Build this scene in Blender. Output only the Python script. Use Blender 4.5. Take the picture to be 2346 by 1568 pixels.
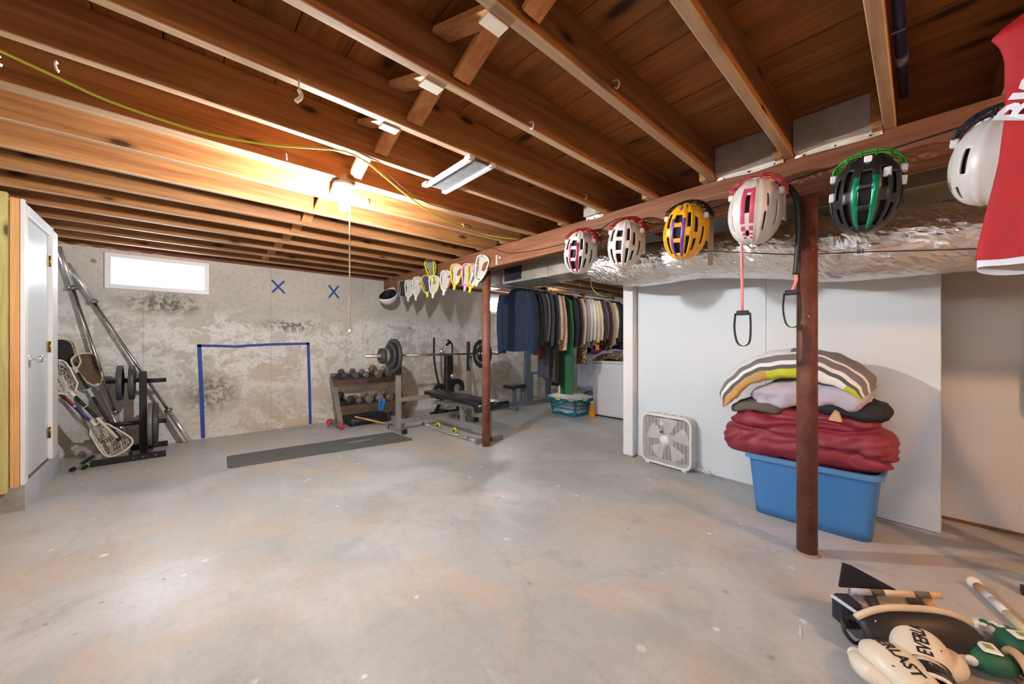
import bpy, math, random
from mathutils import Vector, Matrix, Euler
random.seed(7)
S = bpy.context.scene
COL = S.collection
for o in list(bpy.data.objects): bpy.data.objects.remove(o)

# ---------------------------------------------------------------- camera, world, lights, exposure
cd = bpy.data.cameras.new('camera'); cam = bpy.data.objects.new('camera', cd); COL.objects.link(cam)
cam.location = (0, 0, 1.16); cam.rotation_euler = (math.radians(90), 0, math.radians(-42.4))
cd.sensor_width = 36; cd.lens = 36 * 850 / 2346; cd.shift_y = 3 / 2346; cd.clip_start = .02
S.camera = cam
W = bpy.data.worlds.new('world'); S.world = W; W.use_nodes = True
W.node_tree.nodes['Background'].inputs[0].default_value = (.86, .93, 1, 1)
W.node_tree.nodes['Background'].inputs[1].default_value = 55
S.view_settings.view_transform = 'Standard'; S.view_settings.look = 'None'
S.view_settings.gamma = 1; S.view_settings.use_curve_mapping = False
S.view_settings.exposure = 0.1
def lamp(name, loc, power, col, rad):
    l = bpy.data.lights.new(name, 'POINT'); l.energy = power; l.color = col; l.shadow_soft_size = rad
    o = bpy.data.objects.new(name, l); COL.objects.link(o); o.location = loc; return o
BULB = Vector((.80, 2.455, 2.065))
lamp('rear_fill_light', (-.9, -2.2, 1.95), 8, (1, .97, .94), .10)  # added fill behind the camera, no bulb known there
lamp('side_bulb_light', (2.15, -1.7, 2.0), 100, (1, .52, .24), .05)
lamp('laundry_fill_light', (4.35, 2.62, 2.03), 11, (1, .98, .96), .06)  # added to brighten the hanging clothes, not a visible lamp
lamp('laundry_rear_fill', (5.5, 4.75, 2.05), 17, (.95, .98, 1), .06)  # added fill for the laundry back wall, hidden behind the clothes
for nm, x0, x1 in (('w1', -.47, .24), ('w2', 4.72, 5.43)):      # portals: daylight comes in through the two windows
    l = bpy.data.lights.new('window_portal', 'AREA'); l.shape = 'RECTANGLE'; l.size = x1 - x0; l.size_y = .25
    l.cycles.is_portal = True
    o = bpy.data.objects.new('window_portal', l); COL.objects.link(o)
    o.location = ((x0 + x1) / 2, 6.07, 1.945); o.rotation_euler = (math.radians(-90), 0, 0)

# ---------------------------------------------------------------- helpers
def srgb(r, g, b):
    f = lambda c: (c / 255 / 12.92) if c / 255 <= .04045 else ((c / 255 + .055) / 1.055) ** 2.4
    return (f(r), f(g), f(b), 1)
class NT:
    def __init__(s, name):
        s.m = bpy.data.materials.new(name); s.m.use_nodes = True; s.t = s.m.node_tree; s.b = s.t.nodes['Principled BSDF']
        s.tc = s.t.nodes.new('ShaderNodeTexCoord'); s.geo = s.t.nodes.new('ShaderNodeNewGeometry'); s.oi = s.t.nodes.new('ShaderNodeObjectInfo')
    def n(s, ty, **kw):
        x = s.t.nodes.new(ty)
        for k, v in kw.items(): setattr(x, k, v)
        return x
    def put(s, sock, v):
        if isinstance(v, bpy.types.NodeSocket): s.t.links.new(v, sock)
        else: sock.default_value = v
    @property
    def pos(s): return s.geo.outputs['Position']
    @property
    def obj(s): return s.tc.outputs['Object']
    @property
    def rnd(s): return s.oi.outputs['Random']
    def mp(s, v, scale=(1, 1, 1), loc=(0, 0, 0), rot=(0, 0, 0)):
        x = s.n('ShaderNodeMapping'); s.put(x.inputs[0], v); x.inputs[3].default_value = scale; s.put(x.inputs[1], loc); x.inputs[2].default_value = rot
        return x.outputs[0]
    def noise(s, v, scale, detail=4, rough=.55, dist=0):
        x = s.n('ShaderNodeTexNoise'); s.put(x.inputs['Vector'], v); x.inputs['Scale'].default_value = scale
        x.inputs['Detail'].default_value = detail; x.inputs['Roughness'].default_value = rough; x.inputs['Distortion'].default_value = dist
        return x.outputs['Fac']
    def vor(s, v, scale, feat='F1', out='Distance', rand=1):
        x = s.n('ShaderNodeTexVoronoi', feature=feat); s.put(x.inputs['Vector'], v); x.inputs['Scale'].default_value = scale
        if 'Randomness' in x.inputs: x.inputs['Randomness'].default_value = rand
        return x.outputs[out]
    def ramp(s, f, *st, ease='LINEAR'):
        x = s.n('ShaderNodeValToRGB'); x.color_ramp.interpolation = ease; s.put(x.inputs[0], f)
        el = x.color_ramp.elements
        while len(el) < len(st): el.new(.5)
        for e, (p, c) in zip(el, st):
            e.position = p; e.color = c if isinstance(c, tuple) else (c, c, c, 1)
        return x.outputs[0]
    def mix(s, f, a, b, mode='MIX'):
        x = s.n('ShaderNodeMix', data_type='RGBA', blend_type=mode); s.put(x.inputs[0], f); s.put(x.inputs[6], a); s.put(x.inputs[7], b); return x.outputs[2]
    def math(s, op, a, b=0, c=None, clamp=False):
        x = s.n('ShaderNodeMath', operation=op, use_clamp=clamp); s.put(x.inputs[0], a); s.put(x.inputs[1], b)
        if c is not None: s.put(x.inputs[2], c)
        return x.outputs[0]
    def sep(s, v):
        x = s.n('ShaderNodeSeparateXYZ'); s.put(x.inputs[0], v); return x.outputs
    def comb(s, a, b, c):
        x = s.n('ShaderNodeCombineXYZ'); s.put(x.inputs[0], a); s.put(x.inputs[1], b); s.put(x.inputs[2], c); return x.outputs[0]
    def vadd(s, a, b):
        x = s.n('ShaderNodeVectorMath', operation='ADD'); s.put(x.inputs[0], a); s.put(x.inputs[1], b); return x.outputs[0]
    def bump(s, h, st=.3, d=.01):
        x = s.n('ShaderNodeBump'); x.inputs['Strength'].default_value = st; x.inputs['Distance'].default_value = d; s.put(x.inputs['Height'], h)
        s.put(s.b.inputs['Normal'], x.outputs[0])
    def fin(s, col, rough=.5, metal=0, spec=.5):
        s.put(s.b.inputs['Base Color'], col); s.put(s.b.inputs['Roughness'], rough); s.b.inputs['Metallic'].default_value = metal
        s.b.inputs['Specular IOR Level'].default_value = spec
        return s.m
_pm = {}
def P(r, g, b, rough=.5, metal=0, var=.12, scale=9, bump=0, bs=60, spec=.5, emit=0):
    """plain procedural colour (sRGB 0-255) with slight noise variation"""
    k = (r, g, b, rough, metal, var, scale, bump, bs, spec, emit)
    if k in _pm: return _pm[k]
    t = NT('m_%d_%d_%d' % (r, g, b)); c = srgb(r, g, b)
    lo = tuple(x * (1 - var) for x in c[:3]) + (1,); hi = tuple(min(1, x * (1 + var)) for x in c[:3]) + (1,)
    f = t.noise(t.obj, scale, 4)
    col = t.ramp(f, (.3, lo), (.7, hi))
    if bump: t.bump(t.noise(t.obj, bs, 3), bump, .004)
    t.fin(col, t.math('MULTIPLY_ADD', f, .12, rough - .06) if rough > .1 else rough, metal, spec)
    if emit: t.b.inputs['Emission Color'].default_value = c; t.b.inputs['Emission Strength'].default_value = emit
    _pm[k] = t.m; return t.m

def wmat(o):
    m = o.matrix_basis.copy()
    return wmat(o.parent) @ m if o.parent else m
def tag(o, label=None, cat=None, group=None, kind=None):
    if label: o['label'] = label
    if cat: o['category'] = cat
    if group: o['group'] = group
    if kind: o['kind'] = kind
    return o
def thing(name, label, cat, loc=(0, 0, 0), rot=(0, 0, 0), group=None, kind=None):
    o = bpy.data.objects.new(name, None); COL.objects.link(o); o.empty_display_size = .05
    o.location = loc; o.rotation_euler = rot
    return tag(o, label, cat, group, kind)
def dup(o, parent=None):
    c = o.copy(); COL.objects.link(c); c.parent = parent
    for ch in list(o.children): dup(ch, c)
    return c
def basis(d):
    d = Vector(d).normalized(); a = Vector((0, 0, 1)) if abs(d.z) < .9 else Vector((1, 0, 0))
    u = a.cross(d).normalized(); return u, d.cross(u), d
class MB:
    def __init__(s): s.v = []; s.f = []; s.mi = []; s.sm = []; s.k = 0; s.T = Matrix.Identity(4)
    def at(s, loc=(0, 0, 0), rot=(0, 0, 0)): s.T = Matrix.LocRotScale(Vector(loc), Euler(rot), None); return s
    def mat(s, k): s.k = k; return s
    def add(s, vs, fs, sm=False):
        b = len(s.v); s.v += [s.T @ Vector(v) for v in vs]
        for f in fs: s.f.append([b + i for i in f]); s.mi.append(s.k); s.sm.append(sm)
        return s
    def box(s, x0, x1, y0, y1, z0, z1, bv=0):
        if not bv:
            vs = [(x, y, z) for z in (z0, z1) for y in (y0, y1) for x in (x0, x1)]
            return s.add(vs, [(0, 2, 3, 1), (4, 5, 7, 6), (0, 1, 5, 4), (2, 6, 7, 3), (0, 4, 6, 2), (1, 3, 7, 5)])
        # chamfered box
        xs, ys, zs = (x0, x1), (y0, y1), (z0, z1); vs = []; idx = {}
        for i in (0, 1):
            for j in (0, 1):
                for k in (0, 1):
                    dx, dy, dz = (bv, -bv)[i], (bv, -bv)[j], (bv, -bv)[k]
                    idx[i, j, k, 0] = len(vs); vs.append((xs[i], ys[j] + dy, zs[k] + dz))
                    idx[i, j, k, 1] = len(vs); vs.append((xs[i] + dx, ys[j], zs[k] + dz))
                    idx[i, j, k, 2] = len(vs); vs.append((xs[i] + dx, ys[j] + dy, zs[k]))
        fs = []
        g = lambda i, j, k, a: idx[i, j, k, a]
        for i in (0, 1):
            q = [g(i, 0, 0, 0), g(i, 0, 1, 0), g(i, 1, 1, 0), g(i, 1, 0, 0)]; fs.append(q if i == 0 else q[::-1])
            q = [g(0, i, 0, 1), g(1, i, 0, 1), g(1, i, 1, 1), g(0, i, 1, 1)]; fs.append(q if i == 0 else q[::-1])
            q = [g(0, 0, i, 2), g(0, 1, i, 2), g(1, 1, i, 2), g(1, 0, i, 2)]; fs.append(q if i == 0 else q[::-1])
        for j in (0, 1):
            for k in (0, 1):
                fs.append([g(0, j, k, 1), g(1, j, k, 1), g(1, j, k, 2), g(0, j, k, 2)])
                fs.append([g(j, 0, k, 0), g(j, 1, k, 0), g(j, 1, k, 2), g(j, 0, k, 2)])
                fs.append([g(j, k, 0, 0), g(j, k, 1, 0), g(j, k, 1, 1), g(j, k, 0, 1)])
        for i in (0, 1):
            for j in (0, 1):
                for k in (0, 1): fs.append([g(i, j, k, 0), g(i, j, k, 1), g(i, j, k, 2)])
        return s.add(vs, fs)
    def bar(s, p0, p1, w, h, up=(0, 0, 1), bv=0):
        """rectangular bar between two points: w sideways, h along up"""
        p0, p1 = Vector(p0), Vector(p1); d = (p1 - p0).normalized(); u = Vector(up)
        sd = d.cross(u)
        if sd.length < 1e-4: sd = d.cross(Vector((1, 0, 0)))
        sd.normalize(); u = sd.cross(d)
        vs = [p + sd * a * w / 2 + u * b * h / 2 for p in (p0, p1) for a, b in ((-1, -1), (1, -1), (1, 1), (-1, 1))]
        return s.add(vs, [(0, 1, 2, 3), (7, 6, 5, 4), (0, 4, 5, 1), (1, 5, 6, 2), (2, 6, 7, 3), (3, 7, 4, 0)])
    def tube(s, pts, r, n=8, closed=False, cap=True, sm=True):
        pts = [Vector(p) for p in pts]; N = len(pts); rs = r if isinstance(r, (list, tuple)) else [r] * N
        vs = []; u = None
        for i, p in enumerate(pts):
            if closed: d = pts[(i + 1) % N] - pts[i - 1]
            else: d = pts[min(i + 1, N - 1)] - pts[max(i - 1, 0)]
            if d.length < 1e-9: d = Vector((0, 0, 1))
            d.normalize()
            if u is None: u, w, _ = basis(d)
            else:
                u = u - d * u.dot(d)
                if u.length < 1e-6: u = basis(d)[0]
                u.normalize(); w = d.cross(u)
            for k in range(n):
                a = 2 * math.pi * k / n; vs.append(p + (u * math.cos(a) + w * math.sin(a)) * rs[i])
        fs = []
        for i in range(N if closed else N - 1):
            a, b = i * n, ((i + 1) % N) * n
            for k in range(n): fs.append((a + k, a + (k + 1) % n, b + (k + 1) % n, b + k))
        s.add(vs, fs, sm)
        if cap and not closed:
            b = len(s.v) - len(vs)
            s.f.append([b + k for k in range(n)][::-1]); s.mi.append(s.k); s.sm.append(False)
            s.f.append([b + (N - 1) * n + k for k in range(n)]); s.mi.append(s.k); s.sm.append(False)
        return s
    def cyl(s, p0, p1, r, r1=None, n=16, sm=True): return s.tube([p0, p1], [r, r if r1 is None else r1], n, sm=sm)
    def lathe(s, org, axis, prof, n=20, sm=True):
        """profile [(radius, offset along axis)]"""
        u, w, d = basis(axis); o = Vector(org); vs = []
        for r, h in prof:
            for k in range(n):
                a = 2 * math.pi * k / n; vs.append(o + d * h + (u * math.cos(a) + w * math.sin(a)) * max(r, 1e-4))
        fs = []
        for i in range(len(prof) - 1):
            for k in range(n): fs.append((i * n + k, i * n + (k + 1) % n, (i + 1) * n + (k + 1) % n, (i + 1) * n + k))
        return s.add(vs, fs, sm)
    def grid(s, fn, nu, nv, closeu=False, sm=True, flip=False):
        vs = [fn(i / (nu if closeu else nu - 1), j / (nv - 1)) for j in range(nv) for i in range(nu)]; fs = []
        for j in range(nv - 1):
            for i in range(nu if closeu else nu - 1):
                q = (j * nu + i, j * nu + (i + 1) % nu, (j + 1) * nu + (i + 1) % nu, (j + 1) * nu + i); fs.append(q[::-1] if flip else q)
        return s.add(vs, fs, sm)
    def prism(s, poly, fn0, fn1, sm=False):
        """closed 2D polygon extruded between two maps (x,y)->3D"""
        n = len(poly); vs = [fn0(*p) for p in poly] + [fn1(*p) for p in poly]
        fs = [tuple(range(n))[::-1], tuple(range(n, 2 * n))] + [(i, (i + 1) % n, n + (i + 1) % n, n + i) for i in range(n)]
        return s.add(vs, fs, sm)
    def ball(s, c, r, n=12, m=8):
        c = Vector(c); rr = r if isinstance(r, (tuple, list)) else (r, r, r)
        return s.grid(lambda u, v: c + Vector((rr[0] * math.cos(2 * math.pi * u) * math.sin(math.pi * v), rr[1] * math.sin(2 * math.pi * u) * math.sin(math.pi * v), -rr[2] * math.cos(math.pi * v))), n, m, closeu=True)
    def build(s, name, mats, parent=None, local=False, bevel=0, sub=0, solid=0):
        me = bpy.data.meshes.new(name); vs = s.v
        if parent is not None and not local:
            inv = wmat(parent).inverted(); vs = [inv @ v for v in vs]
        me.from_pydata([tuple(v) for v in vs], [], s.f); me.validate()
        mats = mats if isinstance(mats, (list, tuple)) else [mats]
        for m in mats: me.materials.append(m)
        if len(me.polygons) == len(s.mi):
            me.polygons.foreach_set('material_index', s.mi); me.polygons.foreach_set('use_smooth', s.sm)
        import bmesh
        b = bmesh.new(); b.from_mesh(me); bmesh.ops.remove_doubles(b, verts=b.verts, dist=1e-6); bmesh.ops.recalc_face_normals(b, faces=b.faces); b.to_mesh(me); b.free()
        o = bpy.data.objects.new(name, me); COL.objects.link(o); o.parent = parent
        if solid: md = o.modifiers.new('solid', 'SOLIDIFY'); md.thickness = solid; md.offset = 0
        if bevel: md = o.modifiers.new('bevel', 'BEVEL'); md.width = bevel; md.segments = 2; md.limit_method = 'ANGLE'
        if sub: md = o.modifiers.new('sub', 'SUBSURF'); md.levels = md.render_levels = sub
        return o
def lin(a, b, t): return a + (b - a) * t
def smooth_path(pts, n=6):
    """Catmull-Rom through points"""
    p = [Vector(q) for q in pts]; p = [p[0] * 2 - p[1]] + p + [p[-1] * 2 - p[-2]]; out = []
    for i in range(1, len(p) - 2):
        for k in range(n):
            t = k / n; a, b, c, d = p[i - 1:i + 3]
            out.append(.5 * ((2 * b) + (c - a) * t + (2 * a - 5 * b + 4 * c - d) * t * t + (3 * b - a - 3 * c + d) * t ** 3))
    return out + [p[-2]]
def text_mesh(txt, size, depth=.0006, bold=0):
    """lettering as a thin mesh in the local XY plane (origin at left baseline)"""
    c = bpy.data.curves.new('txt', 'FONT'); c.body = txt; c.size = size; c.extrude = depth; c.offset = bold; c.resolution_u = 2
    o = bpy.data.objects.new('txt', c); COL.objects.link(o); dg = bpy.context.evaluated_depsgraph_get()
    me = bpy.data.meshes.new_from_object(o.evaluated_get(dg)); bpy.data.objects.remove(o)
    return [v.co.copy() for v in me.vertices], [list(p.vertices) for p in me.polygons]
# ---------------------------------------------------------------- surface materials
def m_floor():
    t = NT('concrete_floor'); p = t.pos
    big = t.noise(p, .55, 5, .55, .5); med = t.noise(t.mp(p, (1, 1, 1), (5, 3, 0)), 1.6, 7, .6, .4); fine = t.noise(p, 30, 6, .7); tr = t.noise(t.mp(p, (2.2, .7, 1), (1, 4, 0), (0, 0, .5)), 2.4, 7, .7, .6)
    base = t.ramp(big, (.36, srgb(158, 162, 162)), (.50, srgb(176, 178, 177)), (.64, srgb(184, 180, 174)))
    base = t.mix(t.ramp(med, (.49, 0.), (.60, .72)), base, srgb(190, 177, 162))
    base = t.mix(t.ramp(t.noise(t.mp(p, (1, 1, 1), (9, 1, 0)), 1.1, 6, .6, .3), (.50, 0.), (.62, .65)), base, srgb(196, 200, 203))
    base = t.mix(t.ramp(t.noise(t.mp(p, (1, 1, 1), (2, 7, 0)), 1.5, 7, .7, .3), (.60, 0.), (.72, .5)), base, srgb(120, 121, 116))
    base = t.mix(t.ramp(tr, (.56, 0.), (.70, .30)), base, srgb(140, 134, 124)); base = t.mix(t.ramp(tr, (.30, .30), (.42, 0.)), base, srgb(206, 208, 208))
    base = t.mix(t.ramp(fine, (.30, .16), (.55, 0.)), base, srgb(120, 118, 112))
    def spots(sc, off, r0, r1, thr, col, k, base):
        v = t.mp(p, (1, 1, 1), off); wv = t.vadd(v, t.comb(t.math('MULTIPLY', fine, .03), t.math('MULTIPLY', med, .03), 0))
        m = t.math('MULTIPLY', t.ramp(t.vor(wv, sc), (r0, 1.), (r1, 0.)), t.ramp(t.noise(t.mp(p, (1, 1, 1), (off[1], off[0] * 2, 3)), 1.3, 2), (thr, 0.), (thr + .05, k)))
        return t.mix(m, base, col)
    base = spots(6, (0, 0, 0), .07, .10, .50, srgb(226, 226, 222), .8, base); base = spots(3.2, (4.3, 2.2, 0), .05, .065, .46, srgb(232, 232, 228), .8, base)
    base = spots(8, (1.7, 6.1, 0), .05, .10, .57, srgb(100, 92, 84), .6, base); base = spots(5, (7.2, 3.1, 0), .04, .10, .52, srgb(122, 98, 82), .55, base)
    crk = t.ramp(t.vor(t.vadd(p, t.comb(t.math('MULTIPLY', med, .7), t.math('MULTIPLY', tr, .4), 0)), .62, 'DISTANCE_TO_EDGE'), (0., .16), (.010, 0.))
    base = t.mix(crk, base, srgb(120, 116, 108))
    t.bump(med, .08, .006)
    return t.fin(base, t.math('MULTIPLY_ADD', med, .34, .20), 0, .5)
def m_wall():
    t = NT('concrete_wall'); p = t.pos; x, y, z = t.sep(p)[:3]
    n1 = t.noise(p, 1.3, 6, .6, .5); n2 = t.noise(t.mp(p, (1, 1, 1.4), (3, 2, 5)), 2.6, 7, .72, .6); n3 = t.noise(p, 22, 6, .7); n4 = t.noise(t.mp(p, (1, 1, 1), (7, 1, 2)), 7, 6, .75, .8)
    base = t.ramp(n1, (.35, srgb(190, 188, 182)), (.55, srgb(206, 202, 192)), (.7, srgb(208, 200, 186)))
    # tan lower right field
    fld = t.math('MULTIPLY', t.ramp(x, (.0, 0.), (1., 1.)), t.ramp(z, (.0, 1.), (.85, .8), (1., 0.)))
    base = t.mix(t.math('MULTIPLY', fld, t.ramp(n2, (.4, .9), (.6, .25))), base, srgb(204, 188, 168))
    # salt bloom: pale blotches in a band below mid height and at the foot
    band = t.ramp(t.math('ADD', z, t.math('MULTIPLY', n1, .8)), (.36, .35), (.62, 1.), (.90, .95), (.98, 0.))
    band = t.ramp(t.math('MULTIPLY', t.math('ADD', z, t.math('MULTIPLY', n1, .5)), .5), (.12, .75), (.30, .35), (.55, .9), (.82, .95), (.92, 0.))
    bloom = t.ramp(t.math('ADD', t.math('MULTIPLY', n2, .65), t.math('MULTIPLY', n4, .35)), (.47, 0.), (.515, 1.))
    base = t.mix(t.math('MULTIPLY', band, t.math('MULTIPLY', bloom, t.math('MULTIPLY_ADD', n3, .8, .45))), base, srgb(238, 237, 234))
    # dark damp flecks
    dk = t.ramp(t.math('ADD', t.math('MULTIPLY', n4, .6), t.math('MULTIPLY', n3, .4)), (.46, 0.), (.54, 1.))
    def blob(cx, cz, sx, sz):
        a = t.math('POWER', t.math('DIVIDE', t.math('SUBTRACT', x, cx), sx), 2); b = t.math('POWER', t.math('DIVIDE', t.math('SUBTRACT', z, cz), sz), 2)
        return t.math('SUBTRACT', 1, t.math('ADD', a, b), clamp=True)
    dm = t.math('ADD', blob(1.22, 1.40, .48, .12), t.math('ADD', blob(.35, .55, .34, .30), blob(-.05, 1.62, .5, .16)), clamp=True)
    base = t.mix(t.math('MULTIPLY', dk, t.math('MULTIPLY_ADD', dm, .9, .05)), base, srgb(98, 94, 84))
    tm = t.math('ADD', blob(-.62, 2.03, .03, .03), t.math('ADD', blob(2.98, 1.42, .022, .022), t.math('ADD', blob(3.55, 1.42, .022, .022), blob(1.32, 1.12, .012, .012))), clamp=True)
    base = t.mix(t.math('MULTIPLY', tm, .85), base, srgb(92, 86, 78))
    # form-board joints and holes
    jx = t.math('ABSOLUTE', t.math('SUBTRACT', t.math('FRACT', t.math('MULTIPLY', t.math('ADD', x, .86), .82)), .5))
    base = t.mix(t.ramp(jx, (0., .35), (.006, 0.)), base, srgb(120, 116, 108))
    base = t.mix(t.ramp(n3, (.32, .4), (.5, 0.)), base, srgb(128, 124, 114))
    t.bump(t.math('ADD', t.math('MULTIPLY', n3, .35), t.math('ADD', n4, t.math('MULTIPLY', bloom, .25))), .18, .010)
    return t.fin(base, .88, 0, .25)
def m_wood(name, axis, c0, c1, c2, rough=.6, stripe=1., knots=True, kr=.08):
    """grain along world axis 0/1/2, varied per object"""
    t = NT(name); sc = [26, 26, 26]; sc[axis] = 1.1
    off = t.comb(t.math('MULTIPLY', t.rnd, 13), t.math('MULTIPLY', t.rnd, 37), t.math('MULTIPLY', t.rnd, 71))
    p = t.vadd(t.pos, off); g = t.noise(t.mp(p, tuple(sc)), 1, 5, .6, 1.2)
    sc2 = [9, 9, 9]; sc2[axis] = .9
    g2 = t.noise(t.mp(p, tuple(sc2)), 1, 3, .5, .5)
    col = t.ramp(t.math('MULTIPLY_ADD', g, .6, t.math('MULTIPLY', g2, .4)), (.34, c0), (.5, c1), (.66, c2))
    if knots:
        ks = [7.0, 7.0, 7.0]; ks[axis] = 2.6
        kv = t.vor(t.mp(p, tuple(ks)), 1.0)
        col = t.mix(t.ramp(kv, (kr, .94), (kr * 1.5, .4), (kr * 2.6, 0.)), col, tuple(v * .16 for v in c0[:3]) + (1,))
    col = t.mix(1, col, t.ramp(t.rnd, (0., .74), (1., 1.)), 'MULTIPLY')
    t.bump(g, .15, .004)
    return t.fin(col, rough, 0, .3)
def m_rust(name, a, b, c, rough=.55):
    t = NT(name); p = t.pos
    n = t.noise(p, 7, 6, .7); n2 = t.noise(t.mp(p, (1, 1, .4), (2, 1, 4)), 26, 6, .75)
    col = t.ramp(n, (.35, a), (.5, b), (.66, c))
    col = t.mix(t.ramp(n2, (.58, 0.), (.68, .7)), col, srgb(62, 38, 30)); col = t.mix(t.ramp(t.noise(t.mp(p, (1, 1, 1), (9, 9, 1)), 44, 4), (.68, 0.), (.74, .75)), col, srgb(205, 190, 178))
    t.bump(n2, .25, .004)
    return t.fin(col, rough, 0, .4)
def m_foil():
    t = NT('foil'); p = t.pos
    n = t.noise(t.mp(p, (1, .7, 1)), 16, 6, .75, 1.2); n2 = t.noise(t.mp(p, (1, .5, 1), (4, 4, 4)), 70, 4, .7, .5); w = t.vor(p, 22, 'F1')
    t.bump(t.math('ADD', t.math('MULTIPLY', n, 1.2), t.math('ADD', t.math('MULTIPLY', n2, .35), t.math('MULTIPLY', w, .5))), .35, .010)
    return t.fin(t.ramp(n, (.3, srgb(222, 220, 216)), (.7, srgb(250, 249, 247))), t.math('MULTIPLY_ADD', n, .2, .12), .92)
def m_sheet(name='galvanised', r=.32):
    t = NT(name); p = t.pos
    n = t.noise(p, 5, 4, .6); v = t.vor(p, 34, 'F1', 'Color')
    col = t.ramp(n, (.3, srgb(176, 170, 160)), (.7, srgb(216, 212, 204)))
    col = t.mix(.10, col, v, 'OVERLAY'); t.bump(t.noise(p, 3, 2), .35, .03)
    return t.fin(col, r, .65)
FLOOR, WALLC, FOIL, SHEET = m_floor(), m_wall(), m_foil(), m_sheet()
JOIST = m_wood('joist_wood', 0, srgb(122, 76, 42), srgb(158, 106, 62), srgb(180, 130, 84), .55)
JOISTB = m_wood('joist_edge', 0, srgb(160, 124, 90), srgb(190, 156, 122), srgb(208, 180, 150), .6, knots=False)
PLANK = m_wood('plank_wood', 1, srgb(116, 66, 24), srgb(144, 86, 34), srgb(162, 104, 48), .6, kr=.12)
GIRDER = m_wood('girder_wood', 1, srgb(106, 64, 42), srgb(138, 88, 60), srgb(156, 108, 80), .6, knots=False)
BRACE = m_wood('brace_wood', 1, srgb(168, 104, 54), srgb(196, 132, 78), srgb(214, 160, 108), .6)
PINE = m_wood('pine_stud', 2, srgb(206, 150, 92), srgb(226, 172, 112), srgb(236, 190, 136), .6)
TREAT = m_wood('treated_stud', 2, srgb(150, 142, 84), srgb(184, 174, 108), srgb(200, 190, 128), .65)
SILL = m_wood('sill_wood', 0, srgb(104, 62, 48), srgb(134, 84, 66), srgb(152, 100, 80), .65)
POST = m_rust('post_rust', srgb(78, 42, 34), srgb(100, 56, 44), srgb(118, 74, 60))
POST1 = m_rust('post_brown', srgb(100, 58, 44), srgb(118, 70, 54), srgb(132, 86, 70))
WHITE = P(226, 226, 224, .5, var=.03, scale=3); DRY = P(211, 218, 223, .62, var=.025, scale=1.5)
DOORW = P(216, 222, 228, .32, var=.03, scale=2); VINYL = P(232, 234, 238, .4, var=.02)
BLACK = P(24, 24, 26, .5); BLKGL = P(20, 21, 25, .3, var=.03, scale=1); RUBBER = P(38, 38, 40, .75, bump=.15, bs=120)
CHROME = P(222, 222, 222, .26, .78, var=.06); STEEL = P(150, 150, 148, .36, 1, var=.1); GREYP = P(140, 140, 136, .45, .25, var=.08)
IRON = P(78, 78, 78, .55, .35, var=.16, scale=24, bump=.2, bs=90); BRASS = P(176, 146, 86, .35, 1)
def slab_holes(mb, x0, x1, y0, y1, z0, z1, holes):
    """wall slab along x with rectangular openings (hx0,hx1,hz0,hz1)"""
    xs = sorted({x0, x1, *[h[0] for h in holes], *[h[1] for h in holes]})
    for a, b in zip(xs, xs[1:]):
        hs = sorted((h[2], h[3]) for h in holes if h[0] <= a and h[1] >= b); z = z0
        for lo, hi in hs + [(z1, z1)]:
            if lo > z: mb.box(a, b, y0, y1, z, lo)
            z = hi
def struct(name, mb, mats, parent=None, **k):
    o = mb.build(name, mats, parent, **k)
    if parent is None: tag(o, kind='structure')
    return o
XL, XR, YB, YF = -2.4, 7.7, 5.86, -3.4
WZ0, WZ1 = 1.75, 2.135
WIN = [(-.54, .325), (4.65, 5.50)]
struct('floor', MB().box(XL - .2, XR + .2, YF - .2, YB + .25, -.12, 0), FLOOR)
mb = MB(); slab_holes(mb, XL - .2, XR + .2, YB, YB + .25, 0, 2.172, [(a + .035, b - .035, WZ0 + .03, WZ1 - .03) for a, b in WIN])
wb = struct('wall_back', mb, WALLC)
struct('sill_plate', MB().box(XL, XR, YB + .012, YB + .25, 2.172, 2.212), SILL, wb)
struct('rim_board', MB().box(XL, XR, YB + .03, YB + .25, 2.212, 2.385), SILL, wb)
mb = MB()
pts = [(-1.1 + i * .05, 2.182 + .012 * math.sin(i * 1.7) - .0005 * i) for i in range(23)]
struct('foam_strip', mb.tube([(x, YB + .012, z) for x, z in pts], [.012 * (1 - i / 30) for i in range(23)], 6), P(206, 150, 84, .8, bump=.5, bs=40), wb)
struct('wall_left', MB().box(XL - .2, XL, YF - .2, YB, 0, 2.2), WALLC)
struct('wall_front', MB().box(XL - .2, XR + .2, YF - .2, YF, 0, 2.385), WALLC)
struct('wall_laundry', MB().box(XR, XR + .2, YF, YB, 0, 2.385), P(206, 212, 222, .7))
# partition (slightly skewed) and the recessed wall beside it
A, B = Vector((3.53, 1.95, 0)), Vector((3.395, -.09, 0)); dv = (B - A).normalized(); nv = Vector((-dv.y, dv.x, 0))   # nv points away from the room
if nv.x < 0: nv = -nv
WR = thing('wall_right', None, None, kind='structure')
L = (B - A).length; cut = 1.14
def pslab(t0, t1, z0, z1, o0=0, o1=.10):
    m = MB(); q = [A + dv * t + nv * o for o in (o0, o1) for t in (t0, t1)]
    vs = [(p.x, p.y, z) for z in (z0, z1) for p in q]
    return m.add(vs, [(0, 1, 3, 2), (4, 6, 7, 5), (0, 4, 5, 1), (2, 3, 7, 6), (0, 2, 6, 4), (1, 5, 7, 3)])
pslab(0, cut, .012, 2.375).build('wall_panel', DRY, WR); pslab(cut + .002, L, .02, 2.375, .003).build('wall_panel', DRY, WR)
pslab(0, L, 0, .014, .006).build('floor_gap_strip', P(168, 160, 172, .8), WR)
MB().box(3.445, 3.575, 1.955, 2.065, .012, 2.375, .004).build('corner_post', WHITE, WR)
MB().box(3.437, 3.58, 1.95, 2.07, .0, .014).build('post_foot', P(150, 146, 140, .8), WR)
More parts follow.
